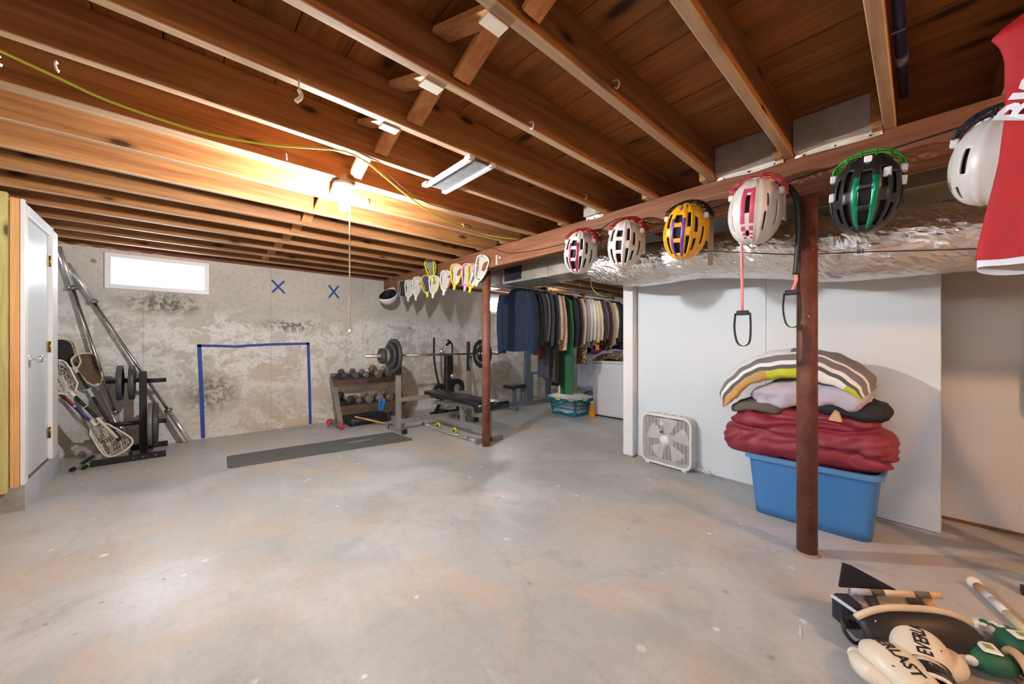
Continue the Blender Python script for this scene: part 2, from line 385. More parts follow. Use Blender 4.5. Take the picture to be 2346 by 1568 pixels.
struct('wall_recess', MB().box(3.76, 3.86, YF, .0, .015, 2.375), P(206, 200, 192, .65, var=.03, scale=2))
struct('baseboard_recess', MB().box(3.752, 3.765, YF, -.05, 0, .02), P(120, 84, 52, .8, bump=.5, bs=50))
struct('wall_partition', MB().box(3.58, XR, 1.96, 2.06, 0, 2.375), DRY)
# closet corner with the door
CL = thing('wall_closet', None, None, kind='structure')
CURB = P(140, 138, 128, .9, var=.25, scale=12, bump=.4, bs=30); CURBP = P(186, 188, 196, .7, var=.1, scale=5, bump=.25, bs=30)
MB().box(-.90, -.762, 4.20, 5.21, 0, .165).build('curb', [CURBP], CL)
MB().box(XL, -.90, 4.215, 4.34, 0, .165).build('curb', [CURB], CL); MB().box(-.90, -.764, 4.190, 4.206, 0, .162).build('curb_face', CURB, CL)
MB().box(-.829, -.788, 4.200, 4.29, .165, 2.165, .002).build('stud', PINE, CL)
MB().box(-.96, -.831, 4.158, 4.198, .14, 2.186, .003).build('treated_stud', TREAT, CL)
MB().box(-1.35, -.865, 4.196, 4.235, 2.15, 2.188).build('top_plate', TREAT, CL)
for x in (-1.37, -1.75, -2.15): MB().box(x, x + .04, 4.205, 4.29, .165, 2.165).build('stud', PINE, CL)
MB().box(XL, -.864, 4.292, 4.305, .165, 2.19).build('sheathing', P(196, 190, 178, .8), CL)
MB().box(-.874, -.864, 4.305, 5.195, 2.08, 2.19).build('header', DRY, CL)
MB().box(XL, -.79, 5.195, 5.21, .165, 2.19).build('closet_back', DRY, CL)
D1 = thing('door_1', None, None, kind='structure')
MB().box(-.786, -.764, 4.200, 4.226, .17, 2.165, .003).build('door_casing', WHITE, D1); MB().box(-.855, -.767, 4.230, 4.30, .17, 2.15, .003).build('door_jamb', WHITE, D1)
MB().box(-.855, -.762, 4.995, 5.19, .17, 2.135, .004).build('door_jamb', WHITE, D1); MB().box(-.855, -.765, 4.30, 4.995, 2.075, 2.15, .004).build('door_head', WHITE, D1)
MB().box(-.83, -.787, 4.303, 4.992, .185, 2.073, .003).build('door_leaf', DOORW, D1)
MB().box(-.86, -.784, 4.30, 4.995, .165, .184).build('threshold', P(134, 92, 70, .6, bump=.2), D1)
for z in (1.86, 1.13, .40):
    h = MB(); h.box(-.786, -.781, 4.955, 4.998, z - .045, z + .045); h.cyl((-.776, 4.995, z - .047), (-.776, 4.995, z + .047), .006, n=8); h.build('hinge', BRASS, D1)
k = MB(); k.lathe((-.787, 4.375, 1.045), (1, 0, 0), [(0, 0), (.032, 0), (.032, .006), (.014, .012), (.011, .035), (.024, .044), (.029, .058), (.024, .072), (0, .078)], 16); k.build('knob', CHROME, D1)
# windows
def window(n, x0, x1):
    w = thing('window_%d' % n, None, None, kind='structure'); z0, z1 = WZ0, WZ1
    def ring(a0, a1, b0, b1, t, y0, y1, nm, m, bv=.004):
        MB().box(a0, a1, y0, y1, b0, b0 + t, bv).build(nm, m, w); MB().box(a0, a1, y0, y1, b1 - t, b1, bv).build(nm, m, w)
        MB().box(a0, a0 + t, y0, y1, b0 + t, b1 - t, bv).build(nm, m, w); MB().box(a1 - t, a1, y0, y1, b0 + t, b1 - t, bv).build(nm, m, w)
    ring(x0, x1, z0, z1, .05, YB - .03, YB + .02, 'frame', VINYL)
    ring(x0 + .045, x1 - .045, z0 + .045, z1 - .045, .022, YB + .0, YB + .09, 'inner_frame', VINYL)
    xm = x0 + .535 * (x1 - x0)
    for a, b, yy in ((x0 + .067, xm + .012, YB + .03), (xm - .012, x1 - .067, YB + .055)):
        for q in ((a, b, z0 + .067, z0 + .085), (a, b, z1 - .085, z1 - .067), (a, a + .018, z0 + .085, z1 - .085), (b - .018, b, z0 + .085, z1 - .085)):
            MB().box(q[0], q[1], yy, yy + .02, q[2], q[3], .002).build('sash', VINYL, w)
        g = NT('glass'); g.b.inputs['Transmission Weight'].default_value = 1; g.fin((1, 1, 1, 1), .0); g.b.inputs['IOR'].default_value = 1.0
        g.b.inputs['Alpha'].default_value = .25
        MB().box(a + .018, b - .018, yy + .008, yy + .012, z0 + .085, z1 - .085).build('pane', g.m, w)
    MB().box(xm - .014, xm - .004, YB + .018, YB + .031, (z0 + z1) / 2 - .025, (z0 + z1) / 2 + .025, .003).build('latch', VINYL, w)
for i, (a, b) in enumerate(WIN): window(i + 1, a, b)
# ---------------------------------------------------------------- ceiling: planks, joists, bracing
CE = struct('ceiling', MB().box(XL - .2, XR + .2, YF - .2, YB + .25, 2.402, 2.45), PLANK)
JZ, JT = 2.19, 2.378
PW = .19; x = 1.303 - PW * 20; me = None
while x < XR + .1:
    if me is None:
        po = MB().box(0, PW - .004, YF, YB + .04, JT, 2.402).build('plank', PLANK, CE); me = po.data
    else:
        po = bpy.data.objects.new('plank', me); COL.objects.link(po); po.parent = CE
    po.location = (x, 0, random.uniform(-.0008, .0016)); x += PW
JY = [.113 + .3925 * k for k in range(-8, 15)]          # far face of each joist
T = .042; jm = {}
def joist(x0, x1, yfar, nm='joist'):
    key = (x0, x1)
    if key not in jm:
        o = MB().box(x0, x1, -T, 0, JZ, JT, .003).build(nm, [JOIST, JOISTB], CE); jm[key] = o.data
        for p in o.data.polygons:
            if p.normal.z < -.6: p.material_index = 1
    else:
        o = bpy.data.objects.new(nm, jm[key]); COL.objects.link(o); o.parent = CE
    o.location = (0, yfar, 0); return o
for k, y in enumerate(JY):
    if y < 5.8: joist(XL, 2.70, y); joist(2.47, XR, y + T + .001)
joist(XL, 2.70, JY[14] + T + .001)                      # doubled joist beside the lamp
# diagonal bracing between the joists
for a, b in zip(JY[6:], JY[7:]):
    if b > 5.8: break
    lo = a + (T + .002 if abs(a - JY[14]) < .01 else 0)
    m = MB(); m.bar((.762, lo + .014, JZ + .03), (.762, b - T - .012, JT - .03), .075, .020, (0, 0, 1)); m.build('brace', BRACE, CE)
    m = MB(); m.bar((.852, lo + .014, JT - .03), (.852, b - T - .012, JZ + .03), .075, .020, (0, 0, 1)); m.build('brace', BRACE, CE)
    if JY[8] < a < JY[13]:                               # sawn end flush with the joist edge, bulb light painted into its pale colour
        MB().box(.722, .806, lo + .002, lo + .052, JZ - .004, JZ + .004).build('brace_end', P(236, 228, 212, .7), CE)
# girder on two posts
G = thing('girder', 'red-brown timber girder carrying the joists across the basement', 'beam', (2.59, 2, 1.975))
for i, (x0, x1) in enumerate(((2.530, 2.568), (2.570, 2.608), (2.610, 2.648))):
    MB().box(x0, x1, YF, YB + .02, 1.978 + .003 * (i % 2), JZ - .0015, .004).build('beam_ply', GIRDER, G)
for nm, (px, py), m, r, lb in (('support_post', (2.588, 3.262), POST1, .046, 'slim reddish-brown steel column in front of the weight bench'), ('support_post', (2.588, .415), POST, .047, 'rusty dark brown steel column standing beside the blue storage bin')):
    t = thing(nm, lb, 'post', (px, py, 0))
    MB().cyl((px, py, .0), (px, py, 1.968), r, n=28).build('column', m, t)
    MB().box(px - .06, px + .06, py - .1, py + .1, 1.9675, 1.9775).build('cap_plate', m, t)
    MB().lathe((px, py, 0), (0, 0, 1), [(r + .016, 0), (r + .008, .006), (r, .012)], 24).build('floor_grout', P(150, 142, 130, .9), t)
# ---------------------------------------------------------------- lamp
def ceiling_lamp(x, y, zb, label, cord=True, em=4100):
    t = thing('ceiling_lamp', label, 'lamp', (x, y, zb))
    MB().lathe((x, y, zb), (0, 0, -1), [(0, -.03), (.052, -.03), (.054, .008), (.05, .012), (0, .012)], 8, sm=False).build('junction_box', P(120, 112, 104, .5, .6), t)
    MB().lathe((x, y, zb - .012), (0, 0, -1), [(.02, 0), (.060, 0), (.063, .006), (.061, .018), (.052, .024), (.040, .014), (.027, .018), (.026, .07), (.023, .09), (0, .09)], 24).build('lampholder', P(232, 230, 224, .3, var=.02), t)
    z = zb - .098
    bm = NT('bulb_glow'); bm.fin((1, 1, 1, 1), .4); bm.b.inputs['Emission Color'].default_value = (1, .985, .965, 1); bm.b.inputs['Emission Strength'].default_value = em
    b = MB().lathe((x, y, z), (0, 0, -1), [(.013, 0), (.014, .012), (.02, .03), (.028, .048), (.030, .062), (.027, .078), (.016, .090), (0, .094)], 18).build('bulb', bm.m, t)
    b.visible_shadow = True
    MB().lathe((x, y, z + .012), (0, 0, -1), [(.0135, 0), (.0135, .014), (.012, .016)], 12).build('bulb_cap', BRASS, t)
    if cord:
        MB().tube([(x + .024, y, zb - .06), (x + .037, y - .002, zb - .10), (x + .037, y - .002, 1.245)], .0045, 6).build('pull_cord', P(226, 216, 196, .7), t)
        MB().lathe((x + .037, y - .002, 1.25), (0, 0, -1), [(0, 0), (.006, .002), (.008, .02), (.004, .03), (0, .03)], 8).build('cord_end', P(226, 216, 196, .6), t)
    return t
ceiling_lamp(.80, 2.465, 2.186, 'bare bulb in white porcelain lampholder with long pull cord')
# ---------------------------------------------------------------- blue tape on the back wall
TAPE = P(38, 66, 158, .6, var=.08, scale=30)
def strip(pts, w, parent, up=(0, 1, 0)):
    m = MB()
    def f(u, v):
        k = min(int(u * (len(pts) - 1)), len(pts) - 2); q = u * (len(pts) - 1) - k
        a, b = Vector(pts[k]), Vector(pts[k + 1]); p = a.lerp(b, q); d = (b - a).normalized(); s = d.cross(Vector((0, 1, 0)))
        return p + s * (v - .5) * w
    m.grid(f, len(pts), 2, sm=False); return m.build('tape_strip', TAPE, parent, solid=.0015)
YT = YB - .0035
t = thing('tape_goal', 'blue painter\'s tape outline of a goal on the concrete wall', 'tape', (.85, YT, .3))
strip([(.268, YT, .008), (.255, YT, .5), (.232, YT, 1.145)], .040, t); strip([(1.446, YT, .006), (1.437, YT, .5), (1.418, YT, 1.168)], .036, t)
strip([(.214, YT, 1.133), (.40, YT, 1.128), (.60, YT, 1.118), (.74, YT, 1.132), (1.0, YT, 1.146), (1.434, YT, 1.156)], .032, t)
for x0, x1, z0, z1, lb in ((.976, 1.128, 1.845, 2.012, 'blue tape X on the concrete wall, the one nearer the white window'), (1.690, 1.832, 1.836, 2.018, 'blue tape X on the concrete wall, the one nearer the girder end')):
    t = thing('tape_mark', lb, 'tape', ((x0 + x1) / 2, YT, (z0 + z1) / 2))
    strip([(x0, YT, z1), ((x0 + x1) / 2, YT, (z0 + z1) / 2), (x1, YT, z0)], .026, t)
    strip([(x0 + .005, YT - .002, z0), ((x0 + x1) / 2, YT - .002, (z0 + z1) / 2), (x1 - .005, YT - .002, z1)], .026, t)
# ---------------------------------------------------------------- gym mat
t = thing('exercise_mat', 'long dark grey exercise mat with rounded corners lying on the floor', 'mat', (1.2, 4.4, 0))
c = [Vector(p) for p in ((.375, 4.30, 0), (2.125, 4.07, 0), (2.10, 4.60, 0), (.40, 4.75, 0))]; poly = []
for i, p in enumerate(c):
    a, b = (c[i - 1] - p).normalized(), (c[(i + 1) % 4] - p).normalized(); r = .05
    for k in range(5):
        s = k / 4; poly.append(p + a * r * (1 - s) ** 2 + b * r * s ** 2)
MB().prism([(p.x, p.y) for p in poly], lambda x, y: (x, y, .0005), lambda x, y: (x, y, .011)).build('mat_sheet', P(92, 94, 92, .7, var=.08, scale=14, bump=.2, bs=200), t)
MB().prism([(1.62 + .16 * math.cos(a) , 4.43 + .045 * math.sin(a)) for a in [i * .5236 for i in range(12)]], lambda x, y: (x, y, .0108), lambda x, y: (x, y, .0114)).build('worn_print', P(132, 134, 132, .7, var=.3, scale=60), t)
# ---------------------------------------------------------------- olympic bars and plates
def barbell(p0, p1, label, group=None, knurl=True):
    """2.2 m bar from p0 to p1: sleeves, collars, shaft"""
    p0, p1 = Vector(p0), Vector(p1); d = (p1 - p0).normalized(); L = (p1 - p0).length
    t = thing('barbell', label, 'barbell', p0, group=group); q = lambda s: p0 + d * s
    MB().cyl(q(.40), q(L - .40), .0145, n=12).build('shaft', P(176, 174, 168, .26, 1, var=.1, scale=3), t)
    for a, b, e in ((0, .415, 1), (L, L - .415, -1)):
        m = MB(); m.tube([q(a), q(a + .003 * e), q(b - .005 * e)], [.021, .025, .025], 16); m.build('sleeve', CHROME, t)
        m = MB(); m.tube([q(b - .006 * e), q(b - .004 * e), q(b + .024 * e), q(b + .03 * e)], [.026, .038, .038, .018], 16); m.build('collar', STEEL, t)
    return t
def plate(c, axis, R, w, m, parent=None, rim=.22, hub=.3, name='weight_plate', label=None, group=None):
    u, v, d = basis(axis); h = w / 2
    prof = [(.026, -h * .8), (R * hub, -h * .8), (R * (hub + .06), -h * .35), (R * (1 - rim), -h * .35), (R * (1 - rim * .8), -h), (R * .98, -h), (R, -h * .8), (R, h * .8), (R * .98, h), (R * (1 - rim * .8), h), (R * (1 - rim), h * .35), (R * (hub + .06), h * .35), (R * hub, h * .8), (.026, h * .8), (.026, -h * .8)]
    o = MB().lathe(c, axis, prof, 36).build(name, m, parent)
    if label: tag(o, label, 'weight plate', group)
    return o
# two bars leaning in the corner
def bar_on(a, b, L=2.17):
    a, b = Vector(a), Vector(b); return a, a + (b - a).normalized() * L
barbell(*bar_on((-.355, 5.66, .026), (-.845, 5.828, 2.10)), 'chrome barbell leaning steeply in the corner behind the lacrosse sticks')
barbell(*bar_on((.142, 5.655, .026), (-.79, 5.832, 1.96)), 'chrome barbell leaning at a slant on the wall below the white window')
PL = P(70, 70, 72, .5, .3, var=.2, scale=16, bump=.2, bs=60); PLG = P(120, 116, 110, .55, .3, var=.2, scale=12, bump=.25, bs=50); PLB = P(34, 34, 38, .4, .2)
# plate tree
t = thing('plate_rack', 'black steel plate tree with four pegs standing by the leaning bars', 'rack', (-.24, 5.46, 0))
m = MB(); m.box(-.57, -.055, 5.205, 5.265, .0, .055, .004); m.build('foot', BLACK, t)
m = MB(); m.box(-.36, -.045, 5.72, 5.775, .0, .055, .004); m.build('foot', BLACK, t)
m = MB(); m.bar((-.225, 5.265, .03), (-.225, 5.72, .03), .05, .05); m.build('base_rail', BLACK, t)
MB().box(-.262, -.205, 5.46, 5.51, .055, .865, .004).build('upright', BLACK, t)
for z, x0, x1 in ((.775, -.50, -.262), (.765, -.205, -.055), (.335, -.52, -.262), (.325, -.205, -.055)):
    m = MB(); m.cyl((x0, 5.485, z), (x1, 5.485, z), .0225, n=14); m.build('peg', BLACK, t)
for x in (-.29, -.22, -.13): MB().cyl((x, 5.205, .03), (x, 5.199, .03), .007, n=8).build('bolt', STEEL, t)
plate((-.40, 5.485, .756), (1, 0, 0), .178, .042, PL, label='outer black iron plate on the upper peg of the plate tree')
plate((-.315, 5.485, .756), (1, 0, 0), .178, .042, PL, label='inner black iron plate on the upper peg, against the upright')
plate((-.178, 5.485, .302), (1, 0, 0), .222, .038, PLG, label='worn grey plate on the lower peg next to the upright')
plate((-.137, 5.485, .302), (1, 0, 0), .222, .038, PL, label='dark grey plate on the lower peg, outside the worn grey one')
# ---------------------------------------------------------------- lacrosse heads and sticks
def head_mesh(L, Wd, depth, rail=.007, holes=True):
    """lacrosse head frame: local x across, y along (throat at 0, scoop at L), z depth. returns top rim, bottom rim point lists"""
    def half(s):  # half width along the length
        return Wd * (.2 + min(s / .16, 1) * .42 + .38 * (math.sin(min(s, .82) / .82 * math.pi / 2)) ** 2.2) if s < .82 else Wd * math.sqrt(max(0, 1 - ((s - .82) / .18) ** 2)) * 1.0
    ss = [0, .08, .18, .3, .42, .55, .68, .80, .88, .94, .98, 1.0]
    top = [(half(s), s * L, 0) for s in ss] + [(-half(s), s * L, 0) for s in ss[-2::-1]]
    bot = [(x * .92, y, -depth * (math.sin(min(1, y / L / .55) * math.pi / 2) * (1 - max(0, y / L - .6) / .4) ** .8 + .0)) for x, y, z in top]
    return top, bot
def lax_head(name, label, M, col, pocket, group=None, L=.25, Wd=.085, depth=.05, throat=True, mesh=True, parent=None, col2=None, fill=None):
    top, bot = head_mesh(L, Wd, depth)
    if parent is None:
        t = thing(name, label, 'lacrosse head', (0, 0, 0), group=group); t.matrix_basis = M
    else: t = parent
    X = (lambda p: M @ Vector(p)) if parent is not None else (lambda p: wmat(t) @ Vector(p))
    m = MB(); m.tube([X(p) for p in top], .0075, 6); m.tube([X(p) for p in bot], .006, 6)
    n = len(top)
    for i in (2, 4, 6, 8, n - 3, n - 5, n - 7, n - 9): m.tube([X(top[i]), X(bot[i])], .006, 5)
    m.build('head_frame', col, t)
    if col2: 
        m = MB(); m.tube([X(p) for p in top[1:7]], .0095, 6); m.build('coloured_rail', col2, t)
    if throat:
        m = MB(); m.tube([X((0, -.055, -.004)), X((0, -.01, -.004)), X((0, .02, -.004))], [.0165, .0175, .019], 8); m.build('throat', col, t)
    if mesh:
        m = MB(); rows = 7; cols = 9
        def pt(u, v):
            k = v * (n // 2); i = min(int(k), n // 2 - 1); q = k - i
            a = Vector(bot[i]).lerp(Vector(bot[i + 1]), q); b = Vector(bot[n - 1 - i]).lerp(Vector(bot[n - 2 - i]), q); p = a.lerp(b, u)
            p.z -= .035 * math.sin(math.pi * u) * math.sin(math.pi * min(v * 1.1, 1)); return X(p)
        for r in range(1, rows):
            m.tube([pt(u / 6, .12 + .80 * r / rows) for u in range(7)], .0026, 4)
        for c_ in range(1, cols):
            m.tube([pt(c_ / cols + (.05 if k % 2 else -.05), .10 + .80 * k / 8) for k in range(9)], .0026, 4)
        tag(m.build('pocket_strings', pocket, t), kind='stuff')
        if fill: MB().grid(lambda u, v: pt(u, .10 + .82 * v), 9, 11).build('pocket', fill, t, solid=.002)
    return t
def frame_mat(origin, ydir, zdir):
    y = Vector(ydir).normalized(); z = Vector(zdir); z = (z - y * z.dot(y)).normalized(); x = y.cross(z)
    M = Matrix((x, y, z)).transposed().to_4x4(); M.translation = Vector(origin); return M
HW = P(226, 222, 212, .5, var=.05); HCR = P(214, 204, 180, .55, var=.08); PWH = P(222, 220, 212, .8); PBR = P(104, 86, 66, .9, var=.3, scale=40); PBK = P(40, 38, 38, .85, var=.3, scale=40)
def stick(label, base, tip, zdir, shaft, frame, pocket, L=.27, Wd=.09, depth=.055, wraps=(), rad=.0125, dense=False):
    """full stick: base = butt end, tip = scoop"""
    base, tip = Vector(base), Vector(tip); d = (tip - base).normalized(); full = (tip - base).length
    t = thing('lacrosse_stick', label, 'lacrosse stick', base); hp = base + d * (full - L)
    MB().cyl(base + d * .012, hp + d * .01, rad, n=8).build('shaft', shaft, t)
    MB().cyl(base, base + d * .03, rad * 1.18, n=10).build('butt_cap', BLACK, t)
    lax_head('', '', frame_mat(hp, d, zdir), frame, pocket, parent=t, L=L, Wd=Wd, depth=depth)
    for a, b, mm in wraps: MB().cyl(base + d * full * a, base + d * full * b, rad * 1.12, n=10).build('grip_tape', mm, t)
    if dense:
        top, bot = head_mesh(L, Wd, depth); M = frame_mat(hp, d, zdir); nn = len(top)
        def pt(u, v):
            k = (.1 + .84 * v) * (nn // 2); i = min(int(k), nn // 2 - 1); q = k - i
            a = Vector(bot[i]).lerp(Vector(bot[i + 1]), q); b = Vector(bot[nn - 1 - i]).lerp(Vector(bot[nn - 2 - i]), q); p = a.lerp(b, u); p.z -= .03 * math.sin(math.pi * u) * math.sin(math.pi * v); return M @ p
        MB().grid(pt, 9, 11).build('pocket_lining', pocket, t, solid=.002)
    return t
SIL = P(178, 178, 176, .3, .9); DARKS = P(30, 32, 34, .45)
stick('lacrosse stick with black pocket, cream sidewall and black shaft', (-.40, 5.42, .20), (-.86, 5.80, 1.20), (.5, -1, .2), DARKS, HCR, PBK, .34, .10, wraps=((.42, .5, P(170, 205, 190, .4)),), dense=True)
stick('lacrosse stick with brown leather pocket, cream head and silver shaft', (-.318, 5.46, .014), (-.69, 5.76, 1.055), (.25, -1, .25), SIL, HCR, PBR, .36, .092, dense=True)
stick('goalie stick with wide white mesh head against the door side', (-.38, 5.20, .22), (-.90, 5.45, .98), (.35, -1, .2), P(214, 206, 184, .5), HW, PWH, .36, .125, wraps=((.30, .44, DARKS), (.45, .58, DARKS)))
stick('lacrosse stick standing head down, white head and purple patterned shaft', (-.885, 5.58, .80), (-.36, 5.30, .085), (-.2, -1, .35), P(196, 198, 210, .4), HW, P(214, 200, 172, .9), .37, .112, wraps=((.18, .34, P(150, 60, 72, .6)), (.36, .55, P(78, 66, 132, .6, var=.7, scale=90))))
stick('cream wide lacrosse head half hidden behind the door edge', (-.56, 5.43, .20), (-.965, 5.62, .93), (.4, -1, .1), P(206, 206, 214, .4), HW, PWH, .34, .105, wraps=((.2, .42, P(210, 214, 224, .5)),))
t = thing('hockey_stick', 'black and grey stick butt lying on the floor by the door curb', 'stick', (-.66, 5.2, 0))
MB().cyl((-.672, 5.155, .017), (-.640, 5.36, .017), .0145, n=10).build('grip', P(150, 146, 138, .7), t); MB().cyl((-.675, 5.135, .020), (-.669, 5.18, .019), .0185, n=12).build('butt_cap', BLACK, t)
MB().cyl((-.648, 5.31, .0175), (-.60, 5.62, .0175), .0152, n=10).build('shaft', DARKS, t)
t = thing('taped_stick', 'short stick end wrapped in yellow tape by the plate tree foot', 'stick', (-.60, 5.20, 0))
MB().cyl((-.606, 5.155, .018), (-.596, 5.205, .018), .017, n=12).build('butt_cap', BLACK, t); MB().cyl((-.597, 5.20, .0175), (-.583, 5.275, .0175), .0165, n=12).build('yellow_tape', P(196, 190, 52, .6), t); MB().cyl((-.583, 5.27, .0175), (-.50, 5.66, .0175), .014, n=10).build('shaft', HCR, t)
t = thing('lacrosse_ball', 'off-white ball on the floor against the back wall corner', 'ball', (-.75, 5.72, .031)); t.location = (0, 0, 0)
bpy.data.objects.remove(t); tag(MB().ball((-.68, 5.74, .031), .031).build('lacrosse_ball', P(206, 188, 160, .7)), 'off-white ball on the floor behind the lacrosse sticks', 'ball')
# ---------------------------------------------------------------- dumbbell rack
TUB = P(146, 142, 134, .4, .5, var=.12); TRAY = P(104, 82, 72, .5, .2, var=.2, scale=12); TRAYT = P(52, 50, 50, .55)
R0, R1 = 1.655, 2.66
t = thing('dumbbell_rack', 'two-tier steel dumbbell rack with sloping trays against the back wall', 'rack', ((R0 + R1) / 2, 5.6, 0))
for x in (R0 + .03, R1 - .03):
    m = MB(); m.bar((x, 5.80, .03), (x, 5.28, .03), .055, .055); m.build('foot', TUB, t)
    m = MB(); m.bar((x, 5.31, .055), (x, 5.66, .70), .055, .06, (0, -1, .5)); m.build('leg', TUB, t)
    m = MB(); m.lathe((x, 5.285, .045), (0, -1, 0), [(.03, 0), (.032, .02), (.0, .03)], 12); m.build('end_cap', STEEL, t)
def tray(y0, z0, y1, z1, x0, x1):
    m = MB(); m.mat(1); m.bar(((x0 + x1) / 2, (y0 + .01), z0 + .005), ((x0 + x1) / 2, y1, z1), x1 - x0, .006, (0, 0, 1))
    m.mat(0); m.bar((x0, y0, z0 - .028), (x1, y0, z0 - .028), .012, .075, (0, -.25, 1)); m.bar((x0, y1, z1 + .012), (x1, y1, z1 + .012), .012, .03)
    m.build('tray', [TRAY, TRAYT], t)
tray(5.49, .635, 5.66, .70, R0 + .0, R1); tray(5.35, .285, 5.57, .345, R0 + .05, R1)
def dumbbell(x, y, z, L, R, m, label, rot=(0, 0, 0), group=None, tilt=.3):
    t = thing('dumbbell', label, 'dumbbell', (x, y, z), rot, group); h = L / 2; w = L * .30
    for e in (-1, 1):
        mm = MB(); mm.lathe((0, e * (h - w / 2), 0), (0, e, 0), [(0, -w / 2), (R * .62, -w / 2), (R, -w * .28), (R, w * .32), (R * .72, w / 2), (0, w / 2)], 6, sm=False)
        mm.build('hex_end', m, t, local=True)
    MB().tube([(0, -h + w * .9, 0), (0, 0, 0), (0, h - w * .9, 0)], [R * .24, R * .30, R * .24], 10).build('handle', STEEL, t, local=True); return t
sl = math.atan2(.065, .17)
for i, (x, L, R, m, lb) in enumerate(((1.80, .22, .048, IRON, 'grey hex dumbbell at the end of the upper rack tray'), (1.955, .22, .048, P(98, 96, 94, .55, .35, var=.2, bump=.2), 'scuffed grey hex dumbbell second along the upper tray'), (2.10, .20, .044, P(128, 124, 118, .55, .3, var=.2, bump=.2), 'pale grey small hex dumbbell in the middle of the upper tray'), (2.275, .27, .066, P(126, 108, 88, .55, .3, var=.22, bump=.25), 'large brownish rusty hex dumbbell on the upper tray'), (2.44, .24, .055, P(138, 134, 128, .55, .3, var=.2, bump=.2), 'light grey hex dumbbell on the upper tray under the barbell plates'))):
    dumbbell(x, 5.575, .668 + R * .866 + .007, L, R, m, lb, (sl * .9, 0, random.uniform(-.12, .12)))
for i, (x, L, R, m, lb) in enumerate(((1.79, .26, .070, P(62, 62, 62, .55, .35, var=.2, bump=.2), 'big dark grey hex dumbbell lying askew on the lower tray'), (1.955, .18, .042, P(130, 126, 118, .55, .3, bump=.2), 'small pale hex dumbbell on the lower tray'), (2.10, .26, .060, P(124, 120, 112, .55, .3, bump=.2), 'grey hex dumbbell on the lower tray beside the small pale one'), (2.25, .26, .060, P(134, 130, 122, .55, .3, bump=.2), 'light grey hex dumbbell on the lower tray beside the blue cloth'), (2.405, .27, .062, P(122, 104, 84, .55, .3, var=.22, bump=.25), 'rusty brown hex dumbbell on the lower tray behind the blue cloth'))):
    dumbbell(x, 5.46, .318 + R * .866 + .006, L, R, m, lb, (sl * .75, 0, (.55 if i == 0 else random.uniform(-.12, .12))))
m = MB(); m.grid(lambda u, v: (2.285 + .075 * (u - .5) * (1.1 + .3 * math.sin(v * 5)) - .03 * v, 5.338 - .012 * math.sin(u * 9) - .006 * math.sin(v * 7), .345 - .185 * v), 8, 10)
tag(m.build('blue_cloth', P(38, 120, 196, .8), solid=.004), 'bright blue strap hanging over the lower dumbbell tray', 'cloth')
# things under the rack
t = thing('foam_roller', 'black ribbed roller lying under the dumbbell rack', 'roller', (2.1, 5.30, 0))
MB().lathe((1.80, 5.32, .062), (1, .04, 0), [(0, 0), (.05, 0), (.058, .01), (.058, .58), (.05, .59), (0, .59)], 20).build('roller_body', BLACK, t)
for e in (.04, .55): MB().lathe((1.80 + e, 5.32 + .04 * e, .062), (1, .04, 0), [(.0585, -.012), (.061, -.008), (.061, .008), (.0585, .012)], 20).build('ring', P(60, 60, 64, .5), t)
t = thing('step_platform', 'low black step platform on the floor under the rack', 'step', (2.1, 5.5, 0))
MB().box(1.80, 2.42, 5.42, 5.72, .03, .10, .012).build('deck', BLACK, t)
for x in (1.84, 2.36): MB().box(x - .02, x + .02, 5.44, 5.70, 0, .03).build('riser', P(60, 60, 60, .6), t)
t = thing('massage_stick', 'tan wooden massage stick with beaded middle lying on the floor', 'stick', (2.05, 5.18, .0))
prof = [(0, 0), (.010, .002), (.011, .10)] + [(.010 + .005 * (i % 2), .10 + i * .009) for i in range(24)] + [(.011, .33), (.010, .43), (0, .432)]
MB().lathe((1.86, 5.285, .140), (1, -.46, -.33), [(r * 1.1, h) for r, h in prof], 10).build('rod', P(206, 156, 96, .5), t)
for (x, y), lb in (((1.60, 5.52), 'small red dumbbell on the rack foot nearer the wall'), ((1.665, 5.22), 'small red dumbbell at the front of the rack foot')):
    t = thing('hand_weight', lb, 'dumbbell', (x, y, .06)); z = .04 + (.012 if y < 5.3 else .022)
    for e in (-.055, .055): MB().ball((x + e * .2, y + e, z), (.033, .03, .033), 10, 7).build('weight_end', P(196, 44, 56, .4), t)
    MB().cyl((x - .01, y - .05, z), (x + .01, y + .05, z), .012, n=8).build('handle', P(70, 40, 84, .5), t)
# ---------------------------------------------------------------- weight bench
t = thing('weight_bench', 'grey steel weight bench with black pads and tall barbell uprights', 'bench', (2.75, 4.2, 0)); BT = P(150, 148, 142, .4, .4, var=.08)
for x in (2.18, 3.32):
    m = MB(); m.box(x - .028, x + .028, 4.57, 4.63, .02, .80, .003); m.build('upright', BT, t)
    m = MB(); m.box(x - .030, x + .030, 4.568, 4.632, .74, .965, .003); m.build('sleeve_guard', BLACK, t)
    m = MB(); m.box(x - .028, x + .028, 4.612, 4.635, .96, 1.185, .002); m.box(x - .028, x + .028, 4.56, 4.615, .955, .972, .002); m.build('bar_hook', P(74, 56, 52, .5), t)
    m = MB(); m.bar((x, 4.42, .028), (x, 4.84, .028), .055, .05); m.build('foot', BT, t)
    for y in (4.42, 4.84): MB().box(x - .03, x + .03, y - .015, y + .015, 0, .06).build('foot_cap', BLACK, t)
m = MB(); m.bar((2.18, 4.60, .42), (3.32, 4.60, .42), .05, .055); m.build('cross_bar', BT, t)
m = MB(); m.bar((2.18, 4.60, .13), (3.32, 4.60, .13), .05, .055); m.build('cross_bar', BT, t)
m = MB(); m.bar((2.75, 4.60, .13), (2.75, 3.40, .13), .05, .055); m.build('base_rail', BT, t)
